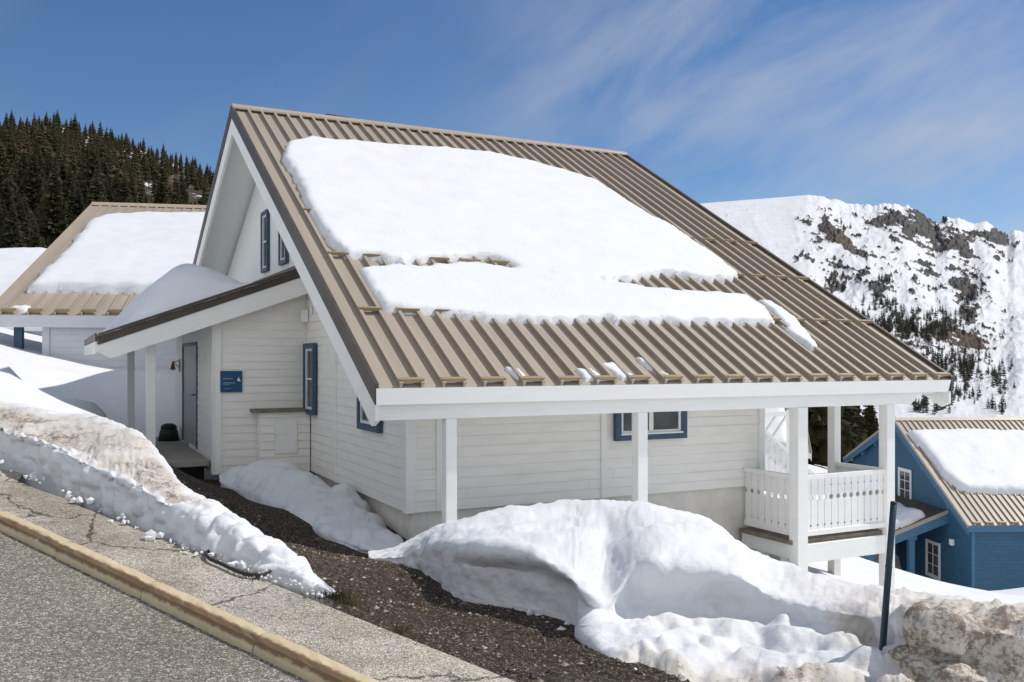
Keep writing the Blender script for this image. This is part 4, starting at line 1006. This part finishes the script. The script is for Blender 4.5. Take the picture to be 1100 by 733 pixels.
for c_ in (2.2, 5.2, 8.7, 11.5, 13.5):
    mb = MB(); z = bzf(c_) - .2; mb.box(.03, .36, c_ - .12, c_ + .12, z - .55, z - .12); mb.build('purlin', M['blue_trim'], broot, zb_)
mb = MB(); mb.box(.25, .32, 9.6, 11.2, -8.3, -5.9); mb.build('shutter', M['blue_trim'], broot, zb_)
zq = lambda a: -8.75 - .40 * (.35 - a)
mb = MB(); mb.prism([(.34, zq(.34)), (-4.6, zq(-4.6)), (-4.6, zq(-4.6) - .15), (.34, zq(.34) - .15)], 'y', 2.7, 9.0); br = mb.build('porch_roof', M['brown'], broot, zb_)
mb = MB(); mb.prism([(.33, zq(.33) + .04), (-4.62, zq(-4.6) + .04), (-4.62, zq(-4.6) - .18), (.33, zq(.33) - .18)], 'y', 2.64, 2.699); mb.build('porch_verge_trim', M['metal'], br, zb_)
mb = MB(); mb.prism([(.33, zq(.33) - .181), (-4.6, zq(-4.6) - .181), (-4.6, zq(-4.6) - .6), (.33, zq(.33) - .75)], 'y', 2.66, 2.74); mb.build('porch_barge_board', M['blue_trim'], br, zb_)
for a, c in ((-1.75, 2.95), (-1.75, 8.6), (-4.2, 2.95)):
    mb = MB(); mb.box(a - .16, a + .16, c - .16, c + .16, zb_ - 1, zq(a) - .16); mb.box(a - .3, a + .3, c - .15, c + .15, zq(a) - .9, zq(a) - .5); mb.build('porch_post', M['blue_trim'], broot, zb_)
mb = MB(); mb.box(-4.3, .33, 8.75, 8.95, zb_ - 1, -10.6); mb.build('porch_wall', M['blue'], broot, zb_)
ax_b = np.array([math.cos(BA), math.sin(BA)]); bx_b = np.array([-math.sin(BA), math.cos(BA)])
A_, C_ = np.meshgrid(np.arange(-4.7, .3, .09), np.arange(2.5, 9.2, .09), indexing='ij')
sdp = np.minimum.reduce([A_ + 4.4, -.55 - .35 * (C_ - 2.9) * 0 - A_ - .15, C_ - 3.1, 8.9 - C_]) + fbm(A_, C_, seed=83) * .1
t_ = np.where(sdp > 0, .55 * np.sqrt(np.clip(1 - (1 - np.clip(sdp / .9, 0, 1)) ** 2, 0, 1)), sdp)
V = np.stack([BX_ + A_ * ax_b[0] + C_ * bx_b[0], BY_ + A_ * ax_b[1] + C_ * bx_b[1], zq(A_) + t_], -1)
tag(grid_mesh('porch_snow', V, M['snow'], keep=(t_[:-1, :-1] > -.1)), 'bluish shaded snow pad on the low porch roof of the blue chalet', 'snow')
# beige-roofed chalet glimpsed behind the balcony
TA = R(-11.3)
tx, ty = np.array([19.75, 60.0]) - 11 * np.array([math.cos(TA), math.sin(TA)])
_, tsl, _ = neighbour('chalet', 'chalet almost hidden behind the balcony, only its beige roof edge showing beside a post', tx, ty, -6.2, TA, 9.0, 5.2, .45, 11.0, .8, .8, -9.5, M['lilac'], M['winwhite'], guards=False)

A_, C_ = np.meshgrid(np.arange(.3, 9.9, .12), np.arange(.3, 8.4, .12), indexing='ij')
sdp = np.minimum.reduce([A_ - .5, 9.7 - A_, C_ - .5, 8.2 - C_]); t_ = np.where(sdp > 0, .35 * np.sqrt(np.clip(1 - (1 - np.clip(sdp / .6, 0, 1)) ** 2, 0, 1)), sdp)
_, wld = plane_tools(tx, ty, -6.2, TA, tsl)
tag(grid_mesh('roof_snow', wld(A_, C_, t_), M['snow'], keep=(t_[:-1, :-1] > -.1)), 'snow on the almost hidden roof behind the balcony, seen through the white lattice', 'snow')

# ------------------------------------------------------------------ snow banks (lofted from rows of points)
def crom(Pn, n):
    """Catmull-Rom along axis 0, n subdivisions"""
    Pn = np.asarray(Pn, float); ext = np.concatenate([2 * Pn[:1] - Pn[1:2], Pn, 2 * Pn[-1:] - Pn[-2:-1]]); out = []
    for i in range(len(Pn) - 1):
        p0, p1, p2, p3 = ext[i:i + 4]
        for k in range(n):
            t = k / n; out.append(.5 * ((2 * p1) + (-p0 + p2) * t + (2 * p0 - 5 * p1 + 4 * p2 - p3) * t * t + (-p0 + 3 * p1 - 3 * p2 + p3) * t ** 3))
    out.append(Pn[-1]); return np.array(out)
def loft(name, cols, nc, nr, label, cat, matl, amp=.05, freq=2.0, dirt=None, seed=1, chunk=0.0, chunkf=4.0, edit=None, kind=None, grit=1.0, taper=None):
    """cols: list of (px, [(py, depth), ...]) front to back; a row below the ground is added at the front and the back"""
    G = []
    for px, rows in cols:
        r_ = [P(px + (r[2] if len(r) > 2 else 0), r[0], r[1]) for r in rows]
        f0 = r_[0] + np.array([0, .03, -.22]); b0 = r_[-1] + np.array([0, .3, -.6]); G.append([f0] + r_ + [b0])
    G = np.array(G)
    D = crom(G, nc); D = np.transpose(crom(np.transpose(D, (1, 0, 2)), nr), (1, 0, 2))
    du = np.gradient(D, axis=0); dv = np.gradient(D, axis=1); nrm = np.cross(du, dv); nrm /= np.linalg.norm(nrm, axis=-1, keepdims=True) + 1e-9
    nrm *= np.sign(nrm[..., 2:3].mean()) if abs(nrm[..., 2].mean()) > .05 else 1
    rowf = np.linspace(0, len(cols[0][1]) + 1, D.shape[1])[None, :].repeat(D.shape[0], 0)
    pxf = np.array([c[0] for c in cols], float); pxv = crom(pxf[:, None], nc)[:, 0][:, None].repeat(D.shape[1], 1)
    x, y, z = D[..., 0], D[..., 1], D[..., 2]
    n_ = amp * fbm(x * freq, y * freq, z * freq, seed=seed, oct=5, gain=.52) + (.012 * fbm(x * 9, y * 9, z * 9, seed=seed + 8, oct=3) if chunk else 0)
    ck = 0
    if chunk:
        q = np.abs(vnoise(x * chunkf, y * chunkf, z * chunkf, seed + 50)) * 1.6 + .5 * np.abs(vnoise(x * chunkf * 2.1, y * chunkf * 2.1, z * chunkf * 2.1, seed + 51))
        ck = chunk * (q - .45)
        if callable(edit): pass
    w_ = smooth(.2, 1.2, rowf)
    cm = edit(pxv, rowf, D) if edit else (0, 1.0)
    dz_, cmask = cm
    if dirt is not None:
        dd = np.clip(dirt(pxv, rowf, D), 0, 1) * grit; n_ = n_ + dd * (.035 * fbm(x * 7, y * 7, z * 7, seed=seed + 3, oct=4, gain=.6) + .022 * np.abs(fbm(x * 14, y * 14, z * 14, seed=seed + 4, oct=3)))
    tp = taper(pxv) if taper else 1.0
    D = D + nrm * ((n_ * w_ + ck * cmask * w_) * tp)[..., None]
    D[..., 2] += dz_
    at = {}
    if dirt is not None: at['dirt'] = np.clip(dirt(pxv, rowf, D), 0, 1.3)
    o = grid_mesh(name, D, matl, at)
    return tag(o, label, cat, kind=kind)

def gauss(a, b, s, t_): return np.exp(-((a / s) ** 2 + (b / t_) ** 2))
# right: the big bank. rows: foot, face bottom, face mid, face top, crest, back
cols = [
 (396, [(607, 10.1), (604, 10.15), (601, 10.2), (598, 10.3), (596, 10.8), (599, 11.6)]),
 (425, [(612, 9.5), (608, 9.55), (602, 9.6), (595, 9.7), (591, 10.4), (594, 11.9)]),
 (445, [(620, 9.05), (613, 9.07), (601, 9.12), (589, 9.25), (580, 10.2), (587, 12.0)]),
 (470, [(633, 8.4), (623, 8.42), (602, 8.46), (582, 8.6), (567, 10.2), (574, 12.2)]),
 (500, [(646, 7.75), (636, 7.77), (608, 7.8), (579, 7.92), (557, 10.2), (569, 12.4)]),
 (540, [(654, 7.4), (642, 7.42), (610, 7.44), (582, 7.55), (549, 10.2), (563, 12.6)]),
 (575, [(660, 7.15), (648, 7.17), (616, 7.2), (588, 7.3), (545.5, 10.2), (558, 12.8)]),
 (608, [(672, 6.8), (660, 6.83), (632, 6.87), (604, 6.98), (541.5, 10.2), (556, 13.0)]),
 (628, [(688, 6.3), (674, 6.38), (648, 6.5), (620, 6.7), (540, 10.1), (555, 13.1)]),
 (652, [(710, 5.75), (688, 6.1), (662, 6.55), (622, 7.0), (540, 10.1), (555, 13.2)]),
 (680, [(721, 5.5), (690, 6.05), (656, 6.85), (592, 7.15), (541, 10.1), (556, 13.2)]),
 (700, [(727, 5.4), (688, 6.05), (655, 6.88), (586, 7.05), (543, 10.0), (560, 13.4)]),
 (728, [(742, 5.2), (686, 6.1), (653, 6.9), (589, 7.05), (549, 9.9), (569, 13.5)]),
 (760, [(750, 5.1), (686, 6.1), (654, 6.9), (597, 7.08), (560, 9.8), (584, 13.6)]),
 (795, [(752, 5.05), (686, 6.1), (656, 6.8), (606, 7.0), (587, 9.6), (608, 13.6)]),
 (825, [(754, 5.0), (690, 6.0), (660, 6.6), (626, 6.85), (602, 9.4), (628, 13.4)]),
 (855, [(754, 5.0), (694, 5.9), (664, 6.4), (638, 6.7), (610, 9.2), (645, 13.0)]),
 (885, [(755, 5.0), (698, 5.8), (670, 6.2), (646, 6.5), (620, 9.0), (656, 13.0)]),
 (920, [(756, 5.0), (704, 5.75), (678, 6.05), (648, 6.3), (629, 8.9), (666, 12.5)]),
 (945, [(757, 5.0), (710, 5.6), (692, 5.9), (650, 6.2), (633, 8.8), (668, 12.0)]),
 (965, [(758, 5.0), (722, 5.35), (692, 5.55), (658, 5.85), (638, 8.7), (670, 12.0)]),
 (1000, [(760, 4.95), (735, 5.1), (700, 5.25), (662, 5.5), (643, 8.5), (676, 12)]),
 (1040, [(762, 4.95), (738, 5.05), (700, 5.2), (664, 5.45), (649, 8.2), (680, 12)]),
 (1080, [(764, 4.95), (740, 5.05), (702, 5.15), (667, 5.4), (653, 8.0), (684, 12)]),
 (1130, [(766, 4.95), (742, 5.05), (706, 5.15), (672, 5.4), (656, 7.8), (688, 12)]),
 (1220, [(770, 5.0), (748, 5.1), (712, 5.2), (680, 5.4), (662, 7.6), (696, 12)]),
]
def bank_edit(px, row, D):
    dz = np.zeros_like(px); x, y = D[..., 0], D[..., 1]
    r_ = random.Random(5)
    fl = smooth(650, 700, px) * smooth(3.6, 2.9, row)
    for k in range(90):                                     # footprints and clods on the trampled floor
        p = P(r_.uniform(690, 960), r_.uniform(662, 740), 1.0); d_ = r_.uniform(5.0, 6.9); cx_ = p[0] * d_; s_ = r_.uniform(.035, .10)
        dz += r_.choice((-1, -1, 1)) * r_.uniform(.02, .07) * gauss(x - cx_, y - d_, s_, s_ * r_.uniform(.7, 1.6)) * fl
    cm = .12 + .75 * smooth(860, 960, px) + .22 * fl
    cm = cm * (1 - .8 * smooth(3.6, 4.6, row))
    return dz, cm
def bank_dirt(px, row, D):
    d = np.maximum.reduce([.84 * smooth(930, 985, px) * smooth(5.1, 4.0, row), .46 * smooth(850, 930, px) * smooth(5.1, 4.2, row) * smooth(1.4, 2.6, row),
                           .30 * smooth(770, 900, px) * smooth(3.3, 4.2, row), .66 * smooth(640, 700, px) * smooth(2.0, 1.3, row), .16 * smooth(700, 800, px) * smooth(2.8, 3.6, row)])
    return d
loft('snow_bank', cols, 16, 18, 'long high snow bank before the chalet posts, white at left and gritty brown at right', 'snow bank', M['dirty_snow'], amp=.045, freq=1.6, dirt=bank_dirt, seed=11, chunk=.11, chunkf=3.2, edit=bank_edit)

# left: ploughed ridge along the pavement. rows: foot, lip, top of lip, crest, back
cols = [
 (-90, [(438, 9.6), (418, 9.65), (420, 9.8), (404, 11.0), (412, 13)]),
 (-40, [(461, 8.9), (440, 8.95), (442, 9.0), (420, 10.4), (428, 12)]),
 (0, [(484, 8.25), (463, 8.3), (462, 8.4), (433, 9.9), (440, 11.5)]),
 (30, [(498, 7.82), (472, 7.88), (470, 8.0), (440, 9.6), (447, 11)]),
 (60, [(514, 7.45), (484, 7.5), (480, 7.7), (446, 9.3), (455, 10.6)]),
 (95, [(533, 7.02), (501, 7.1), (496, 7.3), (447, 9.1), (462, 10.4)]),
 (125, [(548, 6.7), (514, 6.78), (509, 6.95), (453, 8.8), (474, 10.2)]),
 (150, [(561, 6.43), (527, 6.5), (522, 6.7), (466, 8.3), (486, 9.6)]),
 (175, [(573, 6.2), (540, 6.28), (534, 6.45), (497, 7.6), (508, 8.6)]),
 (200, [(586, 5.95), (553, 6.05), (547, 6.25), (527, 6.95), (534, 7.7)]),
 (230, [(597, 5.75), (562, 5.85), (556, 6.05), (546, 6.4), (555, 6.9)]),
 (260, [(608, 5.6), (573, 5.7), (568, 5.9), (562, 6.15), (575, 6.6)]),
 (285, [(616, 5.45), (594, 5.56), (587, 5.72), (581, 5.98), (592, 6.4)]),
 (312, [(624, 5.33), (610, 5.43), (604, 5.56), (599, 5.75), (608, 6.1)]),
 (332, [(630, 5.25), (622, 5.34), (618, 5.42), (615, 5.55), (621, 5.8)]),
 (347, [(635, 5.2), (631, 5.26), (629, 5.3), (628, 5.38), (632, 5.55)]),
 (358, [(640, 5.16), (639.5, 5.18), (639, 5.2), (639, 5.22), (641, 5.3)]),
]
def lb_edit(px, row, D): return np.zeros_like(px), smooth(3.9, 2.8, row) + .55 * smooth(190, 230, px) * smooth(350, 320, px)
def lb_dirt(px, row, D): return .62 * smooth(2.6, 3.1, row) * smooth(4.4, 3.6, row) * smooth(245, 190, px) + .10
loft('snow_bank', cols, 16, 18, 'lumpy snow ridge ploughed up along the pavement, tan with dirt on top', 'snow bank', M['dirty_snow'], amp=.03, freq=2.4, dirt=lb_dirt, seed=23, chunk=.042, chunkf=7.5, edit=lb_edit, grit=.25, taper=lambda p: .15 + .85 * smooth(356, 315, p))

# shaded heap against the gable
cols = [
 (236, [(519, 16.0), (516, 16.1), (514, 16.3), (514, 16.7)]),
 (258, [(530, 15.5), (518, 15.7), (506, 16.2), (508, 16.8)]),
 (280, [(547, 14.5), (525, 14.9), (501, 16.0), (503, 16.7)]),
 (305, [(559, 13.6), (535, 14.1), (503, 15.7), (505, 16.9)]),
 (330, [(569, 12.9), (548, 13.4), (512, 15.1), (514, 16.6)]),
 (355, [(579, 12.25), (562, 12.7), (527, 14.5), (530, 15.8)]),
 (372, [(586, 11.9), (574, 12.2), (524, 14.3), (527, 15.2)]),
 (392, [(593, 11.55), (583, 11.75), (546, 13.7), (552, 14.5)]),
 (412, [(598, 11.3), (590, 11.5), (566, 13.0), (572, 13.6)]),
 (432, [(603, 11.0), (599, 11.1), (584, 12.3), (588, 12.8)]),
]
loft('snow_bank', cols, 14, 16, 'low shaded snow heap against the gable wall of the white chalet', 'snow bank', M['snow'], amp=.05, freq=1.7, seed=37, chunk=.05, chunkf=3.0)

loft('snow_mound', [(px, [(352, 44), (330, 46), (290 + d * .3, 50), (268 + d, 58), (272 + d, 66)]) for px, d in ((-200, -6), (-120, -3), (-60, 0), (-10, 0), (30, 0), (60, 2), (95, 8), (140, 22))], 8, 8, 'smooth snow mound behind the far left chalet at the picture edge', 'snow', M['snow'], amp=.25, freq=.15, seed=45)
# ------------------------------------------------------------------ small things
# snow pole
pb = P(949, 684, 5.72); pt = P(960, 541, 5.68); pv = (pt - pb) / np.linalg.norm(pt - pb)
pl_ = empty('snow_pole', tuple(pb), 0, 'thin dark teal snow pole leaning in the bank before the balcony', 'pole')
mb = MB(); Lp = float(np.linalg.norm(pt - pb)); q = lambda t: tuple(pv * t)
mb.tube([q(-.3), q(0), q(Lp * .5), q(Lp)], [.021, .021, .0205, .02], 14); mb.build('pole', M['pole'], pl_)
mb = MB(); mb.tube([q(Lp - .001), q(Lp + .012)], [.021, .018], 14); mb.build('cap', M['black'], pl_)
mb = MB(); mb.tube([q(Lp * .52), q(Lp * .535)], [.0222, .0222], 14); mb.build('band', M['pole'], pl_)

# dark cable loop on the pavement
def pave_pt(px, py):
    dv = np.array([(px - CX) / F, 1, (CY - py) / F]); k = (-1.8 + .085) / (dv[2] - GR * UV(dv[0], 1.0)[0]); return dv * k
mb = MB(); pts = [pave_pt(*q) for q in ((236, 594), (226, 594), (221, 597), (226, 603), (238, 608), (250, 614), (264, 619), (280, 620), (290, 616))]
pp = crom(np.array(pts), 5); mb.tube([tuple(p + np.array([0, 0, .012])) for i, p in enumerate(pp)], .011, 8)
o = mb.build('cable', M['black'], None, 0, loc=tuple(pts[4])); tag(o, 'black cable loop lying on the pavement at the edge of the snow ridge', 'cable')
# crumbs of snow broken off the banks
def crumbs(name, line, n_, spread, label, seed):
    r_ = np.random.default_rng(seed); line = np.array(line); k = r_.uniform(0, len(line) - 1.001, n_); i = k.astype(int); fr = (k - i)[:, None]
    p = line[i] * (1 - fr) + line[i + 1] * fr; p = p + np.c_[r_.normal(0, spread, (n_, 2)), np.zeros(n_)]
    size = .005 + r_.exponential(.008, n_); size = np.minimum(size, .035)
    bm = bmesh.new(); bmesh.ops.create_icosphere(bm, subdivisions=1, radius=1); V0 = np.array([v.co[:] for v in bm.verts]); F0 = np.array([[v.index for v in f.verts] for f in bm.faces]); bm.free()
    vv = V0[None] * size[:, None, None] * r_.uniform(.6, 1.3, (n_, len(V0), 1)) * r_.uniform(.7, 1.3, (n_, 1, 3)) + (p + np.c_[np.zeros((n_, 2)), size * .25])[:, None]
    ff = (F0[None] + (np.arange(n_) * len(V0))[:, None, None]).reshape(-1, 3)
    me = bpy.data.meshes.new(name); me.from_pydata(vv.reshape(-1, 3).tolist(), [], ff.tolist()); me.materials.append(M['snow'])
    o = bpy.data.objects.new(name, me); COL.objects.link(o); tag(o, label, 'snow', kind='stuff')
ln = [pave_pt(px, py) for px, py in ((-40, 474), (0, 496), (60, 526), (125, 558), (175, 580), (230, 600), (285, 619), (335, 634), (360, 642))]
crumbs('snow_crumbs', ln, 130, .045, 'small crumbs of snow scattered along the foot of the pavement ridge', 3)
ln = [P(px, py, d) for px, py, d in ((400, 606, 10.2), (445, 620, 9.05), (500, 647, 7.72), (575, 661, 7.13), (628, 690, 6.27), (664, 716, 5.65), (690, 730, 5.4))]
crumbs('snow_crumbs', ln, 110, .06, 'small crumbs of snow scattered along the gravel foot of the big bank', 4)
# dead tufts at the end of the ridge
tuft = foliage('dead_grass', (.035, .03, .015), (.11, .09, .04))
tr2 = random.Random(8)
for (px, py, n_) in ((362, 640, 260), (374, 646, 120), (268, 617, 60), (430, 676, 60)):
    base = pave_pt(px, py); base[2] -= .02; mb = MB()
    for k in range(n_):
        a = tr2.uniform(0, 6.28); r_ = abs(tr2.gauss(0, .05)); p = np.array([math.cos(a) * r_ * 1.5, math.sin(a) * r_, 0]); h_ = tr2.uniform(.02, .06)
        e = p + np.array([tr2.gauss(0, .035), tr2.gauss(0, .035), h_]); sdv = np.array([math.cos(a + 1.2), math.sin(a + 1.2), 0]) * .004
        mb.add([p - sdv, p + sdv, e], [(0, 1, 2)])
    o = mb.build('grass_tuft', tuft, None, 0); o.location = tuple(base)
    tag(o, {362: 'largest dark dead grass tuft at the tip of the ploughed snow ridge', 374: 'smaller dead grass tuft just right of the largest one by the snow ridge tip', 268: 'sparse dead grass tuft beside the black cable', 430: 'thin dead grass tuft on the edge of the pavement by the gravel'}[px], 'grass tuft')
# loose stones on the gravel
st = []
r_ = np.random.default_rng(4); n_ = 9000
sx = r_.uniform(-4.5, 3.2, n_ * 3); sy = r_.uniform(3.6, 12.5, n_ * 3); ins = sdist(gpoly, sx, sy) > -.02
sx, sy = sx[ins][:n_], sy[ins][:n_]; sz = ground(sx, sy) + .02 + fbm(sx * 1.2, sy * 1.2, seed=8, oct=5) * .022
size = np.minimum(.004 + r_.exponential(.0045, len(sx)), .026)
ico = np.array([(0, 0, 1), (1, 0, 0), (0, 1, 0), (-1, 0, 0), (0, -1, 0), (0, 0, -1)], float); icf = np.array([(0, 1, 2), (0, 2, 3), (0, 3, 4), (0, 4, 1), (5, 2, 1), (5, 3, 2), (5, 4, 3), (5, 1, 4)])
vv = ico[None] * size[:, None, None] * r_.uniform(.6, 1.4, (len(sx), 6, 3)); vv[..., 2] *= .7; vv += np.stack([sx, sy, sz + size * .3], -1)[:, None]
ff = (icf[None] + (np.arange(len(sx)) * 6)[:, None, None]).reshape(-1, 3)
me = bpy.data.meshes.new('loose_stones'); me.from_pydata(vv.reshape(-1, 3).tolist(), [], ff.tolist())
m, t, b = mat('loose_stone_mix'); setp(b, (.2, .16, .13), .9, .2)
gi = t.nodes.new('ShaderNodeNewGeometry'); t.links.new(ramp(t, gi.outputs['Random Per Island'], [(0, (.05, .035, .028)), (.5, (.13, .095, .07)), (.85, (.26, .21, .165)), (1, (.5, .45, .38))]).outputs[0], b.inputs['Base Color'])
me.materials.append(m); o = bpy.data.objects.new('loose_stones', me); COL.objects.link(o)
tag(o, 'small loose stones strewn over the brown gravel', 'stones', kind='stuff')

# conifers just behind the chalet, seen through the balcony
def near_tree(px, d_, h, rad, seed, label, base_py=None):
    p = P(px, base_py or 500, d_); z = float(ground(np.array([p[0]]), np.array([p[1]]))[0])
    root = empty('conifer', (p[0], p[1], z), seed * .7, label, 'tree', 'conifers behind the balcony')
    vs, fs, mi = conifer_data(h=h, rad=rad, whorls=46, per=17, seed=seed, trunk_r=.2, tri=3)
    for nm, k in (('crown', 0), ('trunk', 1)):
        mb = MB(); mb.v = vs; mb.f = [f_ for f_, q in zip(fs, mi) if q == k]; mb.m = [0] * len(mb.f); mb.sm = [False] * len(mb.f)
        me_ = bpy.data.meshes.new(nm); me_.from_pydata(vs, [], mb.f); me_.materials.append(M['needles'] if k == 0 else M['bark'])
        o = bpy.data.objects.new(nm, me_); COL.objects.link(o); o.parent = root
T_ = 'dark conifer behind the white balcony, '
near_tree(872, 70, 13, 3.2, 201, T_ + 'just right of the sliver of beige roof')
near_tree(886, 78, 14, 3.2, 202, T_ + 'seen in the gap left of the rear balcony post')
near_tree(903, 84, 14, 3.0, 203, T_ + 'hidden for the most part by the rear balcony post')
near_tree(916, 95, 15, 3.0, 204, T_ + 'beyond the snowy edge of the blue chalet roof')
near_tree(934, 100, 16, 3.2, 205, T_ + 'tallest above the blue gable peak')
near_tree(962, 105, 15, 3.0, 206, T_ + 'behind the front right balcony post')
near_tree(980, 110, 16, 3.0, 207, T_ + 'over the ridge of the blue chalet')
